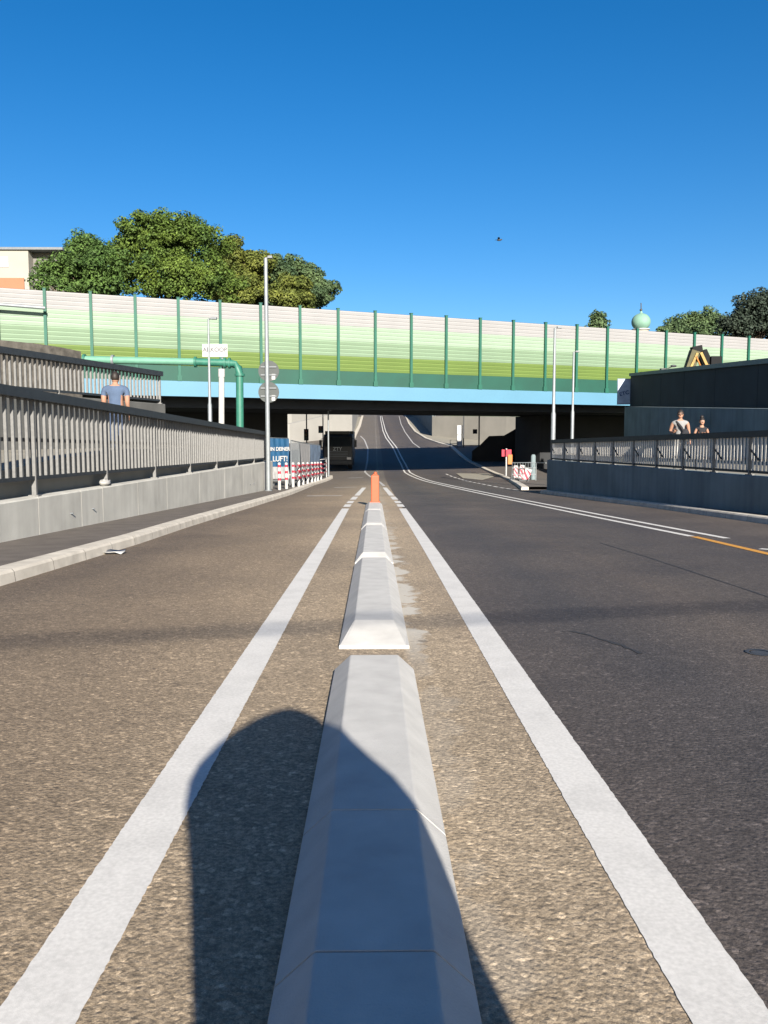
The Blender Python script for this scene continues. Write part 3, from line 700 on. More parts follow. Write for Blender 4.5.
m_ = MB(); c = at(221.5, 366, 38); m_.tube([at(221.5, 470, 38), at(221.5, 369, 38)], .13, WHITEP, 12); m_.tube([at(221.5, 377, 38), at(221.5, 369, 38)], .155, WHITEP, 12); m_.build('support', gp)
sb = thing('sign_board', 'small white site sign board with grey lettering above the green pipe', 'sign', at(214.5, 358, 38.6))
m_ = MB(); c = at(215, 350.5, 38.6); m_.box(c, (1.15, .05, .58), WHITEP); m_.build('board', sb)
m_ = MB(); m_.box(c + Vector((.32, .05, -.45)), (.06, .05, .75), GALV_D); m_.box(c + Vector((-.32, .05, -.45)), (.06, .05, .75), GALV_D); m_.build('bracket', sb)
text_mesh('ARKOOP', .27, mat('ink_grey', (.09,.09,.10), .7), 'lettering', sb, Matrix.Translation(c + Vector((0, -.03, .03))) @ Matrix.Rotation(R(90), 4, 'X'))
hp = thing('metal_rail', 'pale metal pipe rail in front of the striped barrier at the far left', 'rail', at(0, 306, 47))
m_ = MB(); m_.tube([at(-70, 299, 48.55), at(45, 308, 50.45)], .10, GALV, 12); m_.build('pipe', hp)
m_ = MB(); e_ = at(-20, 303, 49.35); m_.tube([Vector((e_.x, e_.y, 1)), e_], .08, GALV_D, 10); m_.build('post', hp)

# ------------------------------------------------------------------ site fence, banners, red and white posts
fl = [G(270, 492, .13), G(291, 489, .13), G(303, 484, .13), G(312, 481, .13), G(320, 478.5, .13)]
FX = [Vector((-4.75 + .012*(y-36), y, rz(y) + .13)) for y in (38.2, 42.5, 46.8, 50.5, 55)]
def fence_panel(a, b, label, ht=2.0, fill=None, group='construction fence panels', text=None):
    o = thing('site_fence', label, 'site fence', a, group)
    m_ = MB(); up = Vector((0,0,ht)); m_.tube([a, a + up, b + up, b], .022, GALV, 8)
    m_.tube([a + Vector((0,0,.25)), b + Vector((0,0,.25))], .018, GALV, 8)
    m_.build('frame', o)
    m_ = MB(); n = 20
    for k in range(1, n): q = a.lerp(b, k / n); m_.tube([q + Vector((0,0,.25)), q + up], .007, GALV, 5, False)
    m_.build('wire_mesh', o)
    m_ = MB(); m_.box(a + Vector((0, 0, .06)), (.55, .24, .14), DGREY); m_.build('foot_block', o)
    return o
def cloth(a, b, z0, z1, m, name, off=-.05, seed=0):
    m_ = MB(); n = 14; k = 6; d = (b - a); s_ = Vector((d.y, -d.x, 0)).normalized(); V = []
    for j in range(k + 1):
        for i in range(n + 1):
            q = a.lerp(b, i / n); wv = .03 * math.sin(i * 1.7 + seed + j * .6)
            q = q + s_ * (.05 + wv); V.append((q.x, q.y, q.z + z0 + (z1 - z0) * j / k))
    m_.add(V, [(j*(n+1)+i, j*(n+1)+i+1, (j+1)*(n+1)+i+1, (j+1)*(n+1)+i) for j in range(k) for i in range(n)], m, True)
    return m_
# first panel faces the camera squarely, the others run along the pavement edge
A0 = G(271.5, 488, .13); A0.y = 40.0; A0 = Vector((at(269, 480, 40.4).x, 40.4, rz(40.4) + .13)); B0 = Vector((at(288.5, 480, 41.2).x, 41.2, rz(41.2) + .13))
f0 = fence_panel(A0, B0, 'site fence panel facing the camera behind the blue slogan banner', 2.35)
bo = thing('banner', 'blue slogan banner with white capital letters on the first site fence panel', 'banner', A0)
m_ = cloth(A0, B0, .95, 2.32, BANNER, 'c'); m_.build('cloth', bo, fix=False)
dirv = (B0 - A0).normalized(); ang = math.atan2(dirv.y, dirv.x); nrm = Vector((dirv.y, -dirv.x, 0))
for tx, zz, sz in (('IN DEINER', 1.80, .25), ('LUFT!', 1.32, .36)):
    c = A0.lerp(B0, .52) + Vector((0,0,zz)) + nrm * .10
    text_mesh(tx, sz, WHITEP, 'lettering', bo, Matrix.Translation(c) @ Matrix.Rotation(ang, 4, 'Z') @ Matrix.Rotation(R(90), 4, 'X'))
m_ = cloth(A0, B0, .35, .94, mat('sheet_pale', (.22,.22,.22), .8, .2, 4), 'c2', seed=2); m_.build('lower_sheet', bo, fix=False)
Q = [B0 + Vector((.12, .1, 0))] + [Vector((at(px, 480, y).x, y, rz(y) + .13)) for px, y in ((299.5, 45.5), (309, 50), (319.5, 54.5))]
labs = ['bare wire site fence panel right of the blue slogan banner', 'site fence panel hidden by a white sheet, between bare wire and blue banner', 'farthest site fence panel with the blue and white banner']
for i in range(3):
    fence_panel(Q[i], Q[i+1] - (Q[i+1]-Q[i]).normalized() * .06, labs[i], 2.25)
bo2 = thing('banner', 'plain white sheet covering the middle of the site fence', 'banner', Q[1]); cloth(Q[1], Q[2], .3, 2.2, mat('sheet_white', (.27,.265,.26), .8, .08, 3), 'c').build('cloth', bo2, fix=False)
bo3 = thing('banner', 'blue and white picture banner at the far end of the site fence', 'banner', Q[2]); cloth(Q[2], Q[3], 1.0, 2.2, BANNER2, 'c').build('cloth', bo3, fix=False)
cloth(Q[2], Q[3], .5, .99, BANNER, 'c', seed=1).build('lower_cloth', bo3, fix=False)
# flag-like white corner post between banner and fence
red_px = [(279.5,490),(286.5,489),(293.2,487.4),(298.8,486.6),(303.2,484.8),(307.6,483.8),(312,482.5),(315.1,481.7),(317.8,481),(321,479.6),(326,477.2)]
prev = None; proto = None
GRP = 'red and white posts along the left pavement'
ordn = ['nearest', 'second nearest', 'third', 'fourth', 'fifth', 'middle sixth', 'seventh', 'eighth', 'ninth', 'second farthest', 'farthest']
for i, (px, py) in enumerate(red_px):
    p = G(px, py, .13); lab = f'red and white banded post, {ordn[i]} in the row beside the left site fence'
    if proto is None:
        proto = thing('bollard', lab, 'bollard', p, GRP)
        m_ = MB()
        zs = [0, .46, .56, .74, .84, .98, 1.07, 1.12]; zs = [0, .40, .50, .68, .79, .95, 1.06, 1.13]
        for k, (z0, z1) in enumerate(zip(zs, zs[1:])): m_.tube([p + Vector((0,0,z0)), p + Vector((0,0,z1))], .066, REDP if k % 2 else WHITEP, 12, k in (0, 6))
        m_.build('post', proto)
        m_ = MB(); m_.ball(p + Vector((0,0,1.12)), .066, WHITEP, 12, 6, (1,1,.6)); m_.build('cap', proto)
    else:
        copy_thing(proto, p, label=lab)
# tapes strung between the posts
tp = thing('barrier_tape', 'red and white barrier tape strung along the row of banded posts', 'tape', G(303, 484, .13))
m_ = MB()
for (a, b) in zip(red_px[2:], red_px[3:]):
    A, B = G(*a, .13), G(*b, .13)
    for z in (.45, .73, 1.0):
        n = 6
        for k in range(n):
            q0, q1 = A.lerp(B, k/n), A.lerp(B, (k+1)/n); s0, s1 = -.05*math.sin(math.pi*k/n), -.05*math.sin(math.pi*(k+1)/n)
            m_.bar(q0 + Vector((.08,-.02,z+s0)), q1 + Vector((.08,-.02,z+s1)), .008, .10, REDP if (k // 2) % 2 == 0 else WHITEP)
m_.build('tape', tp)
# small grey barrier by the corner pole
mb_ = thing('barrier', 'low white metal barrier frame at the pavement corner beside the black truck', 'barrier', G(322, 478, .13))
a, b = G(319, 479, .13), G(326.5, 477.5, .13); m_ = MB(); m_.tube([a, a + Vector((0,0,1.25)), b + Vector((0,0,1.3)), b], .035, WHITEP, 8); m_.build('frame', mb_)

# ------------------------------------------------------------------ black truck under the bridge
def truck():
    Y = 72.0; x0, x1 = at(321, 470, Y).x, at(352.5, 470, Y).x; z0 = rz(Y); cx = (x0 + x1) / 2 + .12; wd = 2.5
    o = thing('truck', 'black lorry facing the camera in the shade under the bridge', 'truck', (cx, Y, z0))
    body = mat('truck_black', (.018,.02,.022), .45, .2, 2)
    m_ = MB()   # cab: shaped profile extruded across the width
    prof = [(0,.55),(0,1.25),(.06,2.0),(.28,2.85),(.5,3.05),(2.1,3.05),(2.1,.55)]
    m_.prism([Vector((cx - wd/2, Y + py, z0 + pz)) for py, pz in prof], (0,0,0), (wd,0,0), body); c = m_.build('cab', o); bevel(c, .05, 2)
    m_ = MB(); m_.box((cx, Y + 5.6, z0 + 2.1), (2.5, 6.6, 2.5), body); m_.build('cargo_box', o)
    m_ = MB(); m_.add([(cx - 1.1, Y + .045, z0 + 2.0), (cx + 1.1, Y + .045, z0 + 2.0), (cx + 1.02, Y + .23, z0 + 2.78), (cx - 1.02, Y + .23, z0 + 2.78)], [(0,1,2,3)], GLASS)
    for v in range(len(m_.v)): m_.v[v] = (m_.v[v][0], m_.v[v][1] - .03, m_.v[v][2])
    m_.build('windscreen', o)
    m_ = MB()
    for k in range(4): m_.box((cx, Y - .02, z0 + 1.15 + k * .14), (1.7, .05, .05), GALV_D)
    m_.build('grille', o)
    m_ = MB(); m_.box((cx, Y - .06, z0 + .62), (2.5, .3, .38), DGREY); bevel(m_.build('bumper', o), .04, 2)
    for s in (-1, 1):
        m_ = MB(); m_.box((cx + s * .95, Y - .10, z0 + .98), (.36, .16, .2), mat('headlamp', (.5,.5,.5), .15, .05, 3)); m_.build('headlight', o)
        m_ = MB(); m_.bar((cx + s * 1.22, Y + .1, z0 + 2.7), (cx + s * 1.48, Y - .1, z0 + 2.62), .04, .04, DGREY); m_.box((cx + s * 1.5, Y - .1, z0 + 2.25), (.22, .12, .62), DGREY); m_.build('mirror', o)
        for dy in (1.0, 5.5, 7.6):
            m_ = MB(); m_.tube([(cx + s * 1.2, Y + dy, z0 + .5), (cx + s * .85, Y + dy, z0 + .5)], .5, BLACK, 24)
            wl = m_.build('wheel', o); m_ = MB(); m_.tube([(cx + s * 1.215, Y + dy, z0 + .5), (cx + s * 1.1, Y + dy, z0 + .5)], .27, GALV_D, 18); m_.build('rim', wl)
    m_ = MB(); m_.box((cx, Y + .75, z0 + 3.2), (2.0, .7, .25), body); m_.build('roof_visor', o)
    text_mesh('ZTY', .42, mat('ink_pale', (.35,.37,.38), .6), 'lettering', o, Matrix.Translation((cx - .05, Y - .02, z0 + 1.78)) @ Matrix.Rotation(R(90), 4, 'X'))
truck()
# traffic signals, dark against the bright wall
def signal(px, py0, py1, Y, label, pole_px):
    c = at(px, (py0 + py1) / 2, Y); ht = (py1 - py0) * Y / F; gz_ = rz(Y)
    o = thing('traffic_light', label, 'traffic light', (c.x, Y, gz_), 'traffic lights under and beyond the bridge')
    pc = at(pole_px, 430, Y + .25)
    m_ = MB(); m_.tube([(pc.x, Y + .25, gz_), (pc.x, Y + .25, 6.2)], .06, DGREY, 10); m_.build('pole', o)
    m_ = MB(); m_.box(c, (.42, .30, ht), BLACK); hd = m_.build('signal_head', o); bevel(hd, .03, 2)
    for k, m in enumerate((mat('lens_red', (.10,.02,.02), .3), mat('lens_amber', (.10,.06,.02), .3), mat('lens_green', (.02,.07,.05), .3))):
        m_ = MB(); q = c + Vector((0, -.15, ht * (.31 - .31 * k))); m_.tube([q, q - Vector((0, .03, 0))], .12, m, 14); m_.build('lens', o)
signal(306.3, 429, 440.5, 78, 'nearer dark traffic light with long pole, against the bright wall beyond the fence', 306.6)
signal(320.5, 426, 433, 86, 'smaller dark traffic light just left of the black truck roof', 323)

# ------------------------------------------------------------------ right-hand street furniture near the bridge
b = G(506, 476, .13)
rs = thing('warning_post', 'white post with red sign plate and orange lamp at the right corner', 'warning sign', b)
m_ = MB(); m_.tube([b, b + Vector((0,0,2.0))], .06, WHITEP, 10); m_.build('post', rs)
m_ = MB(); c = at(506.5, 453, b.y - .1); m_.box(c, (.72, .05, .5), REDP, R(8)); m_.build('sign_plate', rs)
m_ = MB(); c = at(510, 459.5, b.y - .08); m_.box(c, (.34, .16, .72), ORANGE2); bevel(m_.build('lamp_box', rs), .03, 2)
def chevron(px, py, wpx, hpx, label, lean=0.0, Y=50):
    c = at(px, py, Y); wd, ht = wpx * Y / F, hpx * Y / F
    o = thing('warning_board', label, 'warning board', (c.x, Y, c.z - ht / 2), 'red and white warning boards at the right corner')
    m_ = MB(); n = 6; M = Matrix.Translation(c) @ Matrix.Rotation(lean, 4, 'Y')
    def P(u, v, d): return M @ Vector(((u - .5) * wd, d, (v - .5) * ht))
    k = 5
    for i in range(-2, k + 1):
        mm = REDP if i % 2 else WHITEP
        poly = []
        lo0, lo1 = i / k, (i + 1) / k
        sl = .45
        pts = [(0, lo0 + sl), (0, lo1 + sl), (1, lo1), (1, lo0)]
        pts = [(u, min(1, max(0, v))) for u, v in pts]
        if pts[0][1] == pts[1][1] and pts[2][1] == pts[3][1]: continue
        m_.add([P(u, v, -.02) for u, v in pts], [(3,2,1,0)], mm)
    m_.add([P(u, v, d) for d in (-.016, .02) for u, v in ((0,0),(1,0),(1,1),(0,1))], [(0,1,2,3),(7,6,5,4),(0,4,5,1),(1,5,6,2),(2,6,7,3),(3,7,4,0)], GALV_D)
    m_.build('board', o, fix=False)
    m_ = MB(); q = P(.5, 0, .05); m_.bar(q + Vector((0,0,.05)), (q.x, q.y, rz(Y) + .13), .06, .05, GALV_D, up=(0,1,0)); m_.box((q.x, q.y, rz(Y) + .19), (.6, .35, .12), DGREY); m_.build('stand', o)
chevron(515.8, 472, 4.0, 13, 'leftmost narrow red and white board inside the metal fence at the right corner', 0, 54)
chevron(521.5, 472, 4.5, 14, 'middle red and white board inside the metal fence at the right corner', R(6), 52)
chevron(526.3, 477, 6.5, 17, 'largest red and white striped board leaning at the right pavement corner', R(16), 49)
fr = thing('barrier', 'light metal crowd barrier around the red and white boards on the right', 'barrier', G(524, 484, .13))
m_ = MB(); a, b2 = at(512, 480, 51), at(536, 479, 51)
for p in (a, b2): p.z = rz(51) + .13
up = Vector((0,0,1.1)); m_.tube([a, a + up, b2 + up, b2], .03, GALV, 8); m_.tube([a + up*.35, b2 + up*.35], .025, GALV, 8); m_.tube([a + up*.7, b2 + up*.7], .025, GALV, 8)
c_ = at(546, 463, 46); m_.tube([b2 + up, c_], .025, GALV, 8); m_.build('frame', fr)
m_ = MB()
for k in range(1, 9): q = a.lerp(b2, k / 9); m_.tube([q + up * .35, q + up], .012, GALV, 6)
m_.build('bars', fr)
bl = thing('bollard', 'grey concrete bollard in the shade behind the crowd barrier on the right', 'bollard', at(533, 478, 53))
m_ = MB(); q = at(533, 478, 53); m_.tube([(q.x, q.y, rz(53)), (q.x, q.y, at(533, 456, 53).z), (q.x, q.y, at(533, 454.5, 53).z)], [.15, .15, .09], CONC_R, 14); m_.build('post', bl)
# beyond the bridge, right: white column, poles with black boxes, small frame
wc = thing('advertising_column', 'bright white slim column beside the road in front of the far grey wall', 'column', G(459.5, 447.5, .13))
q = G(459.5, 447, .13); m_ = MB(); hh = 22 * q.y / F
m_.box(q + Vector((0,0,hh*.28)), (.62, .4, hh*.5), WHITEP); m_.box(q + Vector((0,0,hh*.54)), (.55, .34, hh*.03), GALV_D); m_.box(q + Vector((0,0,hh*.77)), (.62, .4, hh*.42), WHITEP); bevel(m_.build('column', wc), .02, 2)
for px, Y, lab, bx in ((463.5, 96, 'thin dark pole right of the white column beyond the bridge', None), (479, 84, 'dark pole with a black box sign beyond the bridge on the right', (475, 431.5))):
    q = at(px, 440, Y); o = thing('street_pole', lab, 'pole', (q.x, Y, rz(Y)))
    m_ = MB(); m_.tube([(q.x, Y, rz(Y)), (q.x, Y, 7)], .07, DGREY, 8); m_.build('pole', o)
    if bx: m_ = MB(); c = at(*bx, Y - .1); m_.box(c, (.42, .25, .45), BLACK); m_.build('sign_box', o)
lf = thing('guard_rail', 'small dark metal frame at the foot of the white column', 'frame', G(455, 447, .13))
q = G(454.5, 448, .13); m_ = MB()
m_.tube([q + Vector((-.5,0,0)), q + Vector((-.5,0,.9)), q + Vector((.3,0,.9)), q + Vector((.3,0,0))], .04, DGREY, 8); m_.tube([q + Vector((-.5,0,.5)), q + Vector((.3,0,.5))], .03, DGREY, 8); m_.build('frame', lf)

# ------------------------------------------------------------------ excavator and floodlight behind the right screen
ex = thing('excavator', 'excavator with folded yellow and dark arm behind the right screen fence', 'excavator', (20, 52, 2))
EY = mat('machine_yellow', (.22,.145,.035), .6, .25, 3); EO = mat('machine_orange', (.25,.10,.02), .6, .15, 3); ED = mat('machine_olive', (.05,.045,.018), .7, .3, 3)
MK = mat('machine_black', (.0035,.004,.005), .7, .2, 3, spec=.15)
YE = 52.0
def exq(px, py): return at(px, py, YE)
m_ = MB(); m_.bar(exq(683.5, 386), exq(695, 351), .55, .50, ED, up=(0,1,0)); m_.build('stick', ex)
m_ = MB(); m_.bar(exq(692, 352), exq(701.5, 350), .6, .45, MK, up=(0,1,0)); m_.bar(exq(701, 351.5), exq(716, 384), .60, .45, MK, up=(0,1,0)); m_.bar(exq(699, 353) - Vector((0,.3,0)), exq(711.5, 380) - Vector((0,.3,0)), .16, .1, EY, up=(0,1,0)); m_.bar(exq(688, 370) - Vector((0,.3,0)), exq(695.5, 353.5) - Vector((0,.3,0)), .14, .1, EY, up=(0,1,0)); m_.build('boom', ex)
m_ = MB(); a, b = exq(694, 357) - Vector((0,.35,0)), exq(703, 377) - Vector((0,.35,0)); m_.tube([a, a.lerp(b, .5), a.lerp(b, .5), b], [.05,.05,.09,.09], EO, 10); m_.build('hydraulic_cylinder', ex)
m_ = MB(); m_.box(exq(711, 369.5), (.9, .5, .6), EY); m_.box(exq(706, 372), (.6, .4, .35), EO); m_.build('arm_bracket', ex)
m_ = MB(); m_.box(exq(714, 364), (.7, .8, .9), MK); m_.box(exq(719, 368), (.5,.6,.5), MK); bevel(m_.build('engine_cover', ex), .05, 2)
m_ = MB(); m_.box((23.0, 53, 3.3), (2.9, 2.6, 1.3), EY); bevel(m_.build('body', ex), .08, 2)
for s in (-1, 1):
    m_ = MB(); m_.prism([Vector((21.2 + 3.6 * u, 53 + s * 1.1 - .25, 2.02 + .8 * v)) for u, v in ((.1,0),(.9,0),(1,.5),(.9,1),(.1,1),(0,.5))], (0,0,0), (0,.5,0), BLACK); m_.build('track', ex)
fl_ = thing('floodlight', 'small dark lamp arm on top of the right screen fence', 'lamp', at(664, 372, 50))
m_ = MB(); m_.tube([at(664, 373.5, 50), at(664, 368.5, 50), at(669, 368, 50), at(673, 366.2, 50)], .035, BLACK, 8); m_.build('arm', fl_)
m_ = MB(); m_.ball(at(673.5, 366, 50), .16, DGREY, 10, 6, (1.2,.8,.5)); m_.box(at(663, 371, 50), (.3,.3,.3), DGREY); m_.build('lamp_head', fl_)

# ------------------------------------------------------------------ building, dome, bird
bd = thing('apartment_building', 'pale flat roofed building with an orange lower band behind the trees', 'building', at(5, 300, 110))
c0, c1_ = at(-120, 250, 108), at(28, 250, 108); W_ = mat('plaster_cream', (.235,.222,.195), .9, .05, .3); GW = mat('plaster_grey', (.13,.125,.115), .9, .05, .3)
zt_ = c1_.z; m_ = MB(); m_.prism([Vector((c0.x, 108, 0)), Vector((c1_.x, 108, 0)), Vector((c1_.x, 122, 0)), Vector((c0.x, 122, 0))], (0,0,4), (0,0,zt_), W_); m_.build('wall', bd)
e1 = at(58, 250, 107); m_ = MB(); m_.prism([Vector((c1_.x + .01, 109.5, 0)), Vector((e1.x, 109.5, 0)), Vector((e1.x, 121, 0)), Vector((c1_.x + .01, 121, 0))], (0,0,4), (0,0,zt_ - .05), GW); m_.build('side_wing', bd)
m_ = MB(); m_.prism([Vector((c0.x - .3, 107.7, 0)), Vector((e1.x + .3, 107.7, 0)), Vector((e1.x + .3, 122.3, 0)), Vector((c0.x - .3, 122.3, 0))], (0,0,zt_), (0,0,zt_ + .3), GALV_D); m_.build('roof', bd)
ob = at(24, 278, 107.9); m_ = MB(); m_.box(((c0.x + ob.x) / 2, 107.9, ob.z - 3), (ob.x - c0.x, .16, 6), mat('plaster_orange', (.26,.105,.06), .9, .05, .4)); m_.build('orange_band', bd)
for px, py in ((3, 262), (-16, 262)):
    c = at(px, py, 108); m_ = MB(); m_.box(c + Vector((0, -.02, 0)), (1.4, .1, 1.3), WHITEP); fr_ = m_.build('window', bd); m_ = MB()
    for s in (-.32, .32): m_.box(c + Vector((s, -.075, 0)), (.52, .04, 1.08), mat('pane_pale', (.30,.32,.34), .3))
    m_.build('pane', fr_)
dm = thing('domed_tower', 'round tower with pale green copper dome and thin spire behind the bridge', 'tower', at(641, 330, 160))
COP = mat('copper_green', (.125,.225,.175), .7, .12, .6); c = at(641, 322, 160); rr = 9.2 * 160 / F
m_ = MB(); m_.ball(c, rr, COP, 32, 20, (1, 1, .92)); m_.build('dome', dm)
m_ = MB(); m_.tube([c + Vector((0,0,rr*.85)), c + Vector((0,0,rr*1.2))], [.35,.12], COP, 12); m_.tube([c + Vector((0,0,rr)), at(641, 303, 160)], .10, DGREY, 8); m_.ball(at(641, 310, 160), .26, DGREY); m_.build('spire', dm)
m_ = MB(); m_.tube([c - Vector((0,0,rr*.75)), c - Vector((0,0,rr*.85))], rr * .95, WHITEP, 24); m_.tube([c - Vector((0,0,rr*.85)), Vector((c.x, c.y, 8))], rr * .82, W_, 24); m_.build('drum', dm)
bi = at(499, 240, 90); bird = MB()
bird.ball(bi, .16, DGREY, 10, 6, (1.6, .7, .7)); bird.ball(bi + Vector((.26, 0, .05)), .08, DGREY, 8, 6)
for s in (-1, 1): bird.add([bi + Vector(p) for p in ((.12, 0, .03), (-.14, 0, .03), (-.22, s*.5, .16), (-.02, s*.52, .18))], [(0,1,2,3)], DGREY)
bird.add([bi + Vector(p) for p in ((-.2, .05, 0), (-.2, -.05, 0), (-.42, -.09, .0), (-.42, .09, .0))], [(0,1,2,3)], DGREY)
tag(bird.build('bird'), 'tiny dark bird flying in the clear blue sky', 'bird')

# ------------------------------------------------------------------ trees
BARK = mat('bark', (.09,.07,.05), .95, .3, 6, .6, 20)
def leafmat(name, c1, c2):
    m = mat(name, c1, .7, .1, .45, col2=c2, detail=3, spec=.2, island=.38)
    return m
def tree(label, base, blobs, mtl, n_clump, leaf, seed, group='trees behind the bridge', trunk_r=.35, per=95, name='tree'):
    rg = random.Random(seed)
    o = thing(name, label, 'tree', base, group); b = Vector(base)
    top = max(bl[0].z for bl in blobs)
    m_ = MB(); n = 7; cc = sum((bl[0] for bl in blobs), Vector()) / len(blobs)
    pts = [b + (Vector((cc.x, cc.y, top)) - b) * (k / n) + Vector((rg.uniform(-.2,.2), rg.uniform(-.2,.2), 0)) * (k > 0) for k in range(n)]
    m_.tube(pts, [trunk_r * (1 - .8 * k / n) for k in range(n)], BARK, 10)
    for bl in blobs:
        s_ = pts[rg.randint(2, 4)]; e_ = bl[0]; mid = s_.lerp(e_, .5) + Vector((0, 0, -.3))
        m_.tube([s_, mid, e_], [trunk_r*.4, trunk_r*.25, trunk_r*.1], BARK, 7)
        for _ in range(3):
            q = e_ + Vector((rg.uniform(-1,1)*bl[1].x, rg.uniform(-1,1)*bl[1].y, rg.uniform(-.5,.9)*bl[1].z)) * .75
            m_.tube([mid, mid.lerp(q, .6) + Vector((0,0,.2)), q], [trunk_r*.18, trunk_r*.1, trunk_r*.05], BARK, 5)
    m_.build('trunk', o)
    V = []; Fs = []; tot = sum(bl[1].x * bl[1].z for bl in blobs)
    for bl in blobs:
        for _ in range(max(4, int(n_clump * bl[1].x * bl[1].z / tot))):
            while True:
                d = Vector((rg.gauss(0,1), rg.gauss(0,1), rg.gauss(0,1))).normalized()
                if d.z > -.75: break
            rad = rg.uniform(.55, 1.05) if rg.random() < .85 else rg.uniform(.2, .6)
            c = bl[0] + Vector((d.x * bl[1].x, d.y * bl[1].y, d.z * bl[1].z)) * rad
            cr = rg.uniform(.45, 1.15) * bl[2] * (leaf / .155 if per > 100 else leaf / .2); sq = rg.uniform(.55, .9)
            for _ in range(int(per * (cr / bl[2]) ** 2)):
                e = Vector((rg.gauss(0,1), rg.gauss(0,1), rg.gauss(0,1))).normalized()
                p = c + Vector((e.x, e.y, e.z * sq)) * cr * rg.uniform(.45, 1.0) ** .7
                nn = (e + Vector((0,0,.5)) + Vector((rg.gauss(0,.5), rg.gauss(0,.5), rg.gauss(0,.5)))).normalized()
                t = nn.cross(Vector((rg.gauss(0,1), rg.gauss(0,1), rg.gauss(0,1)))).normalized(); u = nn.cross(t)
                sz = leaf * rg.uniform(.6, 1.3); k = len(V)
                V += [p - t*sz, p - u*sz*.55 + nn*sz*.1, p + t*sz, p + u*sz*.55 + nn*sz*.1]; Fs.append((k, k+1, k+2, k+3))
    m_ = MB(); m_.add(V, Fs, mtl); m_.build('crown', o, fix=False)
    return o
def blob(px, py, rx, ry, Y, dy=0, cs=1.0):
    c = at(px, py, Y + dy); k = (Y + dy) / F
    return (c, Vector((rx * k, rx * k * .8, ry * k)), cs)
LG = leafmat('leaves_mid_green', (.030,.060,.012), (.072,.105,.016)); LD = leafmat('leaves_deep_green', (.025,.055,.014), (.055,.095,.02)); LO = leafmat('leaves_olive', (.045,.062,.012), (.088,.098,.018)); LP = leafmat('leaves_blackish_green', (.012,.021,.016), (.026,.036,.024)); LC = leafmat('leaves_blue_green', (.03,.055,.025), (.06,.09,.035))
Y = 82; tree('smaller dark green leafy tree next to the pale building', (at(84, 300, Y).x, Y, gz(-28, Y)), [blob(85,262,24,24,Y,0), blob(62,272,20,18,Y,1), blob(106,272,22,24,Y,-1), blob(86,246,16,12,Y,0), blob(92,288,36,20,Y,0), blob(48,284,10,8,Y,0)], LD, 230, .155, 1, per=170)
Y = 86; tree('largest broad leafy tree in the middle of the left group behind the barrier', (at(170, 300, Y).x, Y, gz(-20, Y)), [blob(160,250,40,32,Y,0), blob(150,232,28,16,Y,-1), blob(196,246,30,24,Y,1), blob(178,235,36,18,Y,0), blob(138,276,28,24,Y,-2), blob(200,284,40,22,Y,-1), blob(170,282,38,24,Y,-2), blob(124,252,14,16,Y,0)], LG, 480, .155, 2, per=170)
Y = 138; tree('olive green tree with rounded top between the big tree and the lamp post', (at(240, 300, Y).x, Y, gz(-14, Y)), [blob(232,262,18,20,Y,0), blob(252,268,20,16,Y,0), blob(238,288,34,18,Y,-1)], LO, 210, .235, 3, per=165)
Y = 146; tree('low bushy tree with yellowish patch right of the tall lamp post', (at(300, 300, Y).x, Y, gz(-9, Y)), [blob(285,276,22,20,Y,0), blob(306,284,20,18,Y,0), blob(322,294,16,14,Y,0), blob(290,298,40,14,Y,-1), blob(270,270,14,12,Y,1)], LC, 240, .235, 4, per=165)
Y = 134; tree('small yellow green tree in front of the low bushy tree', (at(292, 300, Y).x, Y, gz(-9, Y)), [blob(290,292,17,14,Y,0), blob(300,300,16,9,Y,0)], LO, 80, .235, 5, per=165)
Y = 120; tree('small pointed bluish tree top just left of the green dome', (at(598, 320, Y).x, Y, gz(33, Y)), [blob(598,322,9,7,Y,0,.8), blob(598,316,5,5,Y,0,.6), blob(598,335,12,10,Y,0)], LC, 60, .2, 6, per=70)
Y = 100; tree('mid green bushy tree right of the green dome', (at(695, 330, Y).x, Y, gz(38, Y)), [blob(698,322,17,14,Y,0), blob(677,327,14,9,Y,0), blob(716,322,12,12,Y,1), blob(695,338,36,14,Y,0), blob(665,330,8,5,Y,0,.7)], LC, 200, .165, 7, per=160)
Y = 84; tree('very dark blackish green tree at the right edge of the photo', (at(752, 330, Y).x, Y, gz(38, Y)), [blob(752,312,18,18,Y,0), blob(768,306,18,16,Y,0), blob(735,322,14,10,Y,0), blob(755,330,30,12,Y,0), blob(790,315,24,20,Y,1)], LP, 260, .155, 8, per=150)

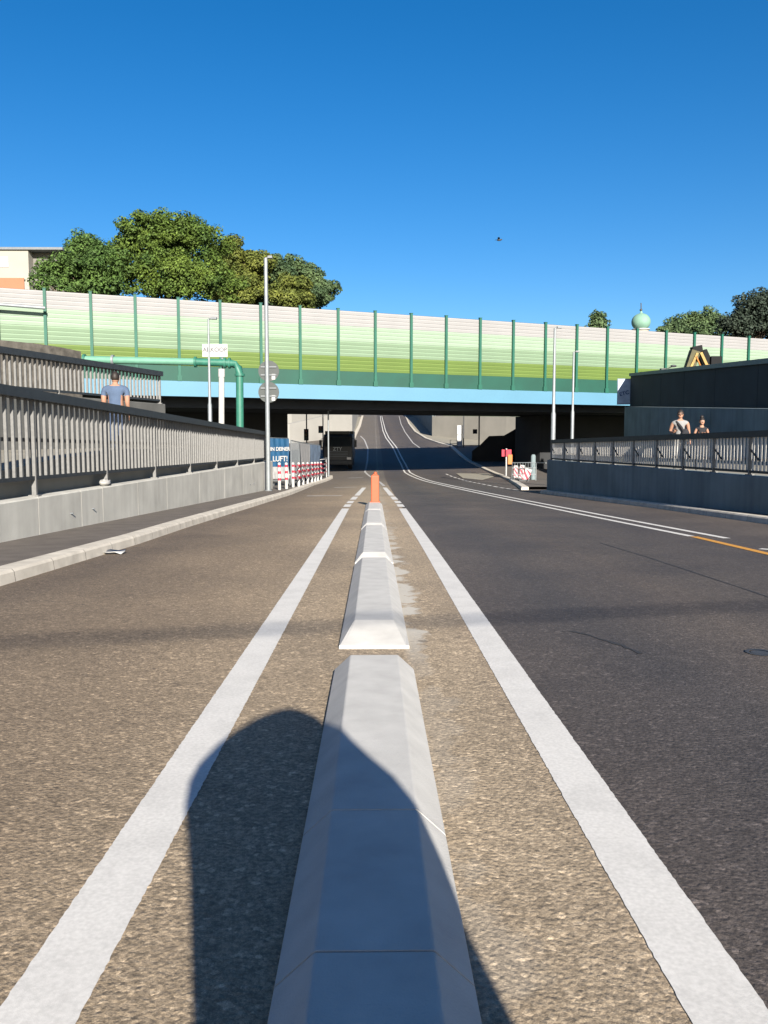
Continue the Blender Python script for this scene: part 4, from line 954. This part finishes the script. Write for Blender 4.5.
# ------------------------------------------------------------------ people
def person(label, loc, rotz, colors, arms, stride=.0, hair='short', extra=None, height=1.76, bulk=1.0, skirt=False, sleeve='short'):
    """one continuous skinned body; material per region; hair and accessories are children"""
    root = thing('person', label, 'person', loc); root.rotation_euler.z = rotz
    k = height / 1.76; J = {}; E = []
    def j(n, x, y, z, r): J[n] = (Vector((x, y, z)) * k, r * k)
    j('pelvis', 0, 0, .95, .135*bulk); j('waist', 0, 0, 1.08, .125*bulk); j('chest', 0, .0, 1.28, .145*bulk); j('upper', 0, .0, 1.42, .115*bulk); j('neck', 0, .01, 1.51, .055); j('head', 0, -.005, 1.60, .065)
    E += [('pelvis','waist','torso'),('waist','chest','torso'),('chest','upper','torso'),('upper','neck','neck'),('neck','head','neck')]
    for s, nm in ((-1,'l'), (1,'r')):
        f = stride * s
        j('hip'+nm, .095*s, 0, .90, .10*bulk); j('knee'+nm, .10*s, -.5*f - abs(f)*.15, .50, .062); j('ank'+nm, .10*s, -f + (.12 if f < 0 else 0), .09 + (.03 if f < 0 else 0), .042); j('toe'+nm, .11*s, -f - .16 + (.12 if f < 0 else 0), .04, .036)
        E += [('pelvis','hip'+nm,'leg'),('hip'+nm,'knee'+nm,'leg'),('knee'+nm,'ank'+nm,'shin'),('ank'+nm,'toe'+nm,'foot')]
        sh = Vector((.185*s*bulk, .0, 1.42)); el, wr, hd = [Vector(v) for v in arms[nm]]
        J['sh'+nm] = (sh*k, .062*k*bulk); J['el'+nm] = (el*k, .043*k*bulk); J['wr'+nm] = (wr*k, .03*k); J['pm'+nm] = (hd*k, .036*k)
        E += [('upper','sh'+nm,'torso'),('sh'+nm,'el'+nm,'uparm'),('el'+nm,'wr'+nm,'forearm'),('wr'+nm,'pm'+nm,'hand')]
        dv = (hd - wr).normalized(); sv = dv.cross(Vector((0,1,0)) if abs(dv.y) < .8 else Vector((0,0,1))).normalized(); cu = dv.cross(sv)
        for q in range(4):
            off = sv * (.021 * (q - 1.5)); L = (.068, .078, .074, .058)[q]
            J[f'f{nm}{q}a'] = ((hd + off + dv*.03)*k, .0105*k); J[f'f{nm}{q}b'] = ((hd + off*1.1 + dv*(.03+L*.55) + cu*.008)*k, .0095*k); J[f'f{nm}{q}c'] = ((hd + off*1.1 + dv*(.03+L) + cu*.028)*k, .008*k)
            E += [('pm'+nm, f'f{nm}{q}a','hand'), (f'f{nm}{q}a', f'f{nm}{q}b','hand'), (f'f{nm}{q}b', f'f{nm}{q}c','hand')]
        J[f't{nm}a'] = ((hd + sv*.048 + dv*.0)*k, .012*k); J[f't{nm}b'] = ((hd + sv*.066 + dv*.04 + cu*.012)*k, .01*k)
        E += [('pm'+nm, f't{nm}a','hand'), (f't{nm}a', f't{nm}b','hand')]
    names = list(J); ix = {n: i for i, n in enumerate(names)}
    me = bpy.data.meshes.new('skel'); me.from_pydata([J[n][0] for n in names], [(ix[a], ix[b]) for a, b, _ in E], [])
    so = bpy.data.objects.new('skel', me); COL.objects.link(so)
    so.modifiers.new('skin', 'SKIN'); sb_ = so.modifiers.new('sub', 'SUBSURF'); sb_.levels = 1; sb_.render_levels = 1
    sv_ = me.skin_vertices[0].data
    for n in names:
        r = J[n][1]; sv_[ix[n]].radius = (r, r * (.78 if n in ('pelvis','waist','chest','upper') else 1)); sv_[ix[n]].use_root = (n == 'pelvis')
    bpy.context.view_layer.update()
    bmesh_me = bpy.data.meshes.new_from_object(so.evaluated_get(bpy.context.evaluated_depsgraph_get()))
    bpy.data.objects.remove(so); bpy.data.meshes.remove(me)
    m_ = MB(); V = [v.co.copy() for v in bmesh_me.vertices]
    segs = [(J[a][0], J[b][0], t) for a, b, t in E]
    def region(c):
        best = None
        for a, b, t in segs:
            d = b - a; u = max(0, min(1, (c - a).dot(d) / d.length_squared)); e = (c - a - d*u).length
            if best is None or e < best[0]: best = (e, t, u)
        return best[1], best[2]
    o0 = 0; m_.v = [tuple(v) for v in V]
    for p in bmesh_me.polygons:
        t, u = region(p.center)
        key = {'torso':'top','neck':'skin','leg':'bottom','shin':'bottom','foot':'shoe','uparm':'top','forearm':'skin','hand':'skin'}[t]
        if t == 'uparm' and (sleeve == 'none' or (sleeve == 'short' and u > .55)): key = 'skin'
        if t == 'forearm' and sleeve == 'long': key = 'top'
        if t == 'neck' and u < .25 and p.center.z < 1.47*k: key = 'top'
        m_.f.append(list(p.vertices)); m_.m.append(m_.mi(colors[key])); m_.sm.append(True)
    # head with face, same mesh
    hc = Vector((0, -.015, 1.655)) * k; SK = colors['skin']
    m_.ball(hc, .105*k, SK, 18, 14, (.76, .92, 1.12))
    m_.ball(hc + Vector((0, -.055, -.065))*k, .055*k, SK, 12, 8, (.95, .8, .8))
    m_.ball(hc + Vector((0, -.105, -.012))*k, .018*k, SK, 8, 6, (.8, 1, 1.5))
    m_.ball(hc + Vector((0, -.095, -.062))*k, .017*k, mat('lips', (.28,.09,.08), .6), 8, 6, (1.4, .5, .4))
    for s in (-1, 1):
        m_.ball(hc + Vector((.032*s, -.086, .012))*k, .012*k, mat('eye_white', (.6,.6,.6), .3), 8, 6); m_.ball(hc + Vector((.032*s, -.095, .012))*k, .006*k, BLACK, 6, 4)
        m_.ball(hc + Vector((.08*s, .005, -.005))*k, .024*k, SK, 8, 6, (.4, .8, 1.3))
    bo_ = m_.build('body', root, fix=False, local=True)
    bpy.data.meshes.remove(bmesh_me)
    hm = MB(); HC = colors['hair']
    hm.ball(hc + Vector((0, .012, .022))*k, .112*k, HC, 18, 12, (.79, .92, 1.08))
    hm.v = [(x, y, max(z, (hc.z + (.045*k if y < hc.y - .04*k else -.05*k)))) for x, y, z in hm.v]
    if hair == 'bun': hm.ball(hc + Vector((0, .03, .155))*k, .06*k, HC, 12, 8); hm.ball(hc + Vector((0, .03, .11))*k, .05*k, HC, 10, 8)
    if hair == 'hood': hm.ball(hc + Vector((0, .04, -.01))*k, .165*k, colors['top'], 18, 12, (1.0, .85, 1.05))
    ho = hm.build('hair' if hair != 'hood' else 'hood', root, fix=False, local=True)
    if extra == 'sunglasses':
        gm = MB()
        for s in (-1, 1): gm.ball(hc + Vector((.036*s, -.1, .014))*k, .027*k, BLACK, 10, 6, (1.15, .35, .8)); gm.bar(hc + Vector((.066*s, -.09, .016))*k, hc + Vector((.08*s, .01, .014))*k, .006, .01, BLACK)
        gm.bar(hc + Vector((-.02, -.1, .018))*k, hc + Vector((.02, -.1, .018))*k, .006, .008, BLACK)
        g_ = gm.build('sunglasses', root, local=True)
    return root
SKIN = mat('skin', (.25,.135,.09), .6, .06, 8); DENIM = mat('denim', (.04,.06,.11), .85, .15, 20); DARKC = mat('cloth_black', (.012,.012,.015), .9, .2, 20); SHOE = mat('shoe', (.05,.05,.05), .7)
HAIRD = mat('hair_dark', (.014,.010,.008), .6, .3, 40); BLUEC = mat('shirt_blue_grey', (.05,.075,.125), .9, .1, 12); WHITEC = mat('cloth_white', (.28,.275,.265), .9, .06, 12); GREYC = mat('cloth_grey', (.17,.17,.17), .9, .06, 12)
down = {'l': ((-.24, .03, 1.16), (-.25, -.08, .93), (-.25, -.11, .85)), 'r': ((.24, .03, 1.16), (.25, -.08, .93), (.25, -.11, .85))}
# man on the left walkway, back to the camera
hd = at(115, 373, 19.0); person('man seen from behind in a blue grey shirt on the left walkway', (hd.x, 19.0, hd.z - 1.88), math.pi + .1, dict(top=BLUEC, skin=SKIN, bottom=DENIM, shoe=SHOE, hair=HAIRD), down, .12, bulk=1.3, height=1.88, sleeve='short')
# two walkers on the right walkway, facing the camera
hd = at(680.5, 410.8, 23.6)
hold = {'l': ((-.26, .06, 1.17), (-.19, -.16, 1.13), (-.15, -.22, 1.18)), 'r': ((.25, .04, 1.17), (.25, -.10, .95), (.25, -.13, .87))}
person('man with sunglasses and dark strap bag, walking behind the right railing', (hd.x, 23.6, .40), -.25, dict(top=GREYC, skin=SKIN, bottom=WHITEC, shoe=SHOE, hair=HAIRD), hold, .14, extra='sunglasses', height=hd.z - .40, sleeve='none', bulk=1.08)
bagp = MB(); kx_ = hd.x
bagp.tube([(kx_ - .12, 23.6 - .02, 1.86*(hd.z-.4)/1.76 - .0), (kx_ - .02, 23.6 - .15, 1.66), (kx_ + .10, 23.6 - .16, 1.45)], .035, DARKC, 8)
bagp.ball((kx_ + .10, 23.6 - .17, 1.40), .17, DARKC, 14, 10, (.75, .4, 1.3))
tag(bagp.build('shoulder_bag'), 'black sling bag worn across the chest of the man with sunglasses', 'bag')
hd = at(702, 418.5, 24.0)
phone = {'l': ((-.24, .02, 1.17), (-.09, -.22, 1.20), (-.04, -.27, 1.24)), 'r': ((.24, .02, 1.17), (.10, -.22, 1.20), (.05, -.27, 1.24))}
person('woman with dark hair bun and black sleeveless top on the right walkway', (hd.x, 24.0, .40), -.1, dict(top=DARKC, skin=SKIN, bottom=DARKC, shoe=SHOE, hair=HAIRD), phone, .10, hair='bun', height=hd.z - .40, sleeve='none', bulk=.92)
# the photographer, behind the camera; only the shadow is in the picture
PX, PY = .41, -.50
pho = person('photographer behind the lens inside a dark added shadow shape, seen only by the long shadow', (PX, PY, rz(PY)), math.pi, dict(top=DARKC, skin=SKIN, bottom=DENIM, shoe=SHOE, hair=HAIRD),
       {'l': ((-.33, -.10, 1.20), (.20, -.33, 1.18), (.335, -.37, 1.23)), 'r': ((.40, -.06, 1.24), (.44, -.34, 1.20), (.445, -.385, 1.27))}, 0, hair='short', height=1.76, bulk=1.2, sleeve='long')
jm = MB(); n = 28                                     # unseen shell added over the figure, shaped to cast the shadow outline
prof = [(.50,.33,.22,0),(.75,.36,.23,0),(.95,.375,.24,.005),(1.2,.395,.24,.01),(1.38,.405,.22,.03),(1.47,.39,.20,.035),(1.55,.345,.19,.04),(1.63,.29,.18,.025),(1.70,.235,.17,-.005),(1.77,.165,.14,-.04),(1.825,.07,.07,-.06)]
V = [(cx_ + a * math.cos(2*math.pi*k/n), .02 + b_ * math.sin(2*math.pi*k/n), z) for z, a, b_, cx_ in prof for k in range(n)]
jm.add(V, [(i*n+k, i*n+(k+1) % n, (i+1)*n+(k+1) % n, (i+1)*n+k) for i in range(len(prof)-1) for k in range(n)] + [tuple(range((len(prof)-1)*n, len(prof)*n))], DARKC, True)
jm.build('shadow_shell', pho, local=True)
pm_ = MB(); pm_.box((.022, -.055, 1.285), (.075, .009, .15), BLACK); tag(pm_.build('phone'), 'black phone held up by the photographer, out of the frame', 'phone')

# ------------------------------------------------------------------ overhead cable behind the camera that draws the soft shadow band
oc = thing('overhead_cable', 'thick overhead cable between two poles behind the camera, seen by its shadow across the road', 'cable', (0, -16, 9))
def cpt(x): return Vector((x, -16.5 + (x - .8) * .22, 9.0))
m_ = MB(); m_.tube([cpt(-12), cpt(-4), cpt(4), cpt(10), cpt(16)], .034, BLACK, 8); m_.build('cable', oc)
for x in (-12, 16):
    p = cpt(x); m_ = MB(); m_.tube([(p.x, p.y, -.5), (p.x, p.y, 9.2)], [.14, .10], GALV, 12); m_.build('pole', oc)

# ------------------------------------------------------------------ litter, manhole
p = G(108, 554); m_ = MB(); rg = random.Random(3); V = []
for i in range(5):
    for j2 in range(3): V.append((p.x + (i - 2) * .11 + rg.uniform(-.02,.02), p.y + (j2 - 1) * .10, rz(p.y) + .012 + rg.uniform(0, .05)))
m_.add(V, [(i*3+q, i*3+q+1, (i+1)*3+q+1, (i+1)*3+q) for i in range(4) for q in range(2)], WHITEP, True)
lt = m_.build('litter'); sl_ = lt.modifiers.new('solid', 'SOLIDIFY'); sl_.thickness = .004
tag(lt, 'scrap of white paper lying on the road by the left kerb', 'litter')
p = Vector((WL(16.6) - .12, 16.6, ZWL)); m_ = MB(); m_.ball(p + Vector((0, 0, .06)), .13, WHITEC, 10, 7, (.7, 1.6, .5)); m_.v = [(x + rg.uniform(-.02,.02), y + rg.uniform(-.03,.03), z + rg.uniform(-.015,.02)) for x, y, z in m_.v]
tag(m_.build('plastic_bag'), 'crumpled white bag lying under the railing on the left parapet wall', 'bag')
p = G(760, 653); m_ = MB(); n = 24
for r0, r1, zz in ((0, .06, .004), (.07, .095, .006)):
    V = [(p.x + r*math.cos(2*math.pi*k/n), p.y + r*math.sin(2*math.pi*k/n), rz(p.y) + zz) for r in (r0, r1) for k in range(n)]
    m_.add(V, [(k, (k+1) % n, n+(k+1) % n, n+k) for k in range(n)], DGREY)
tag(m_.build('drain_cover', fix=False), 'small round dark iron cover set in the right lane at the photo edge', 'cover')
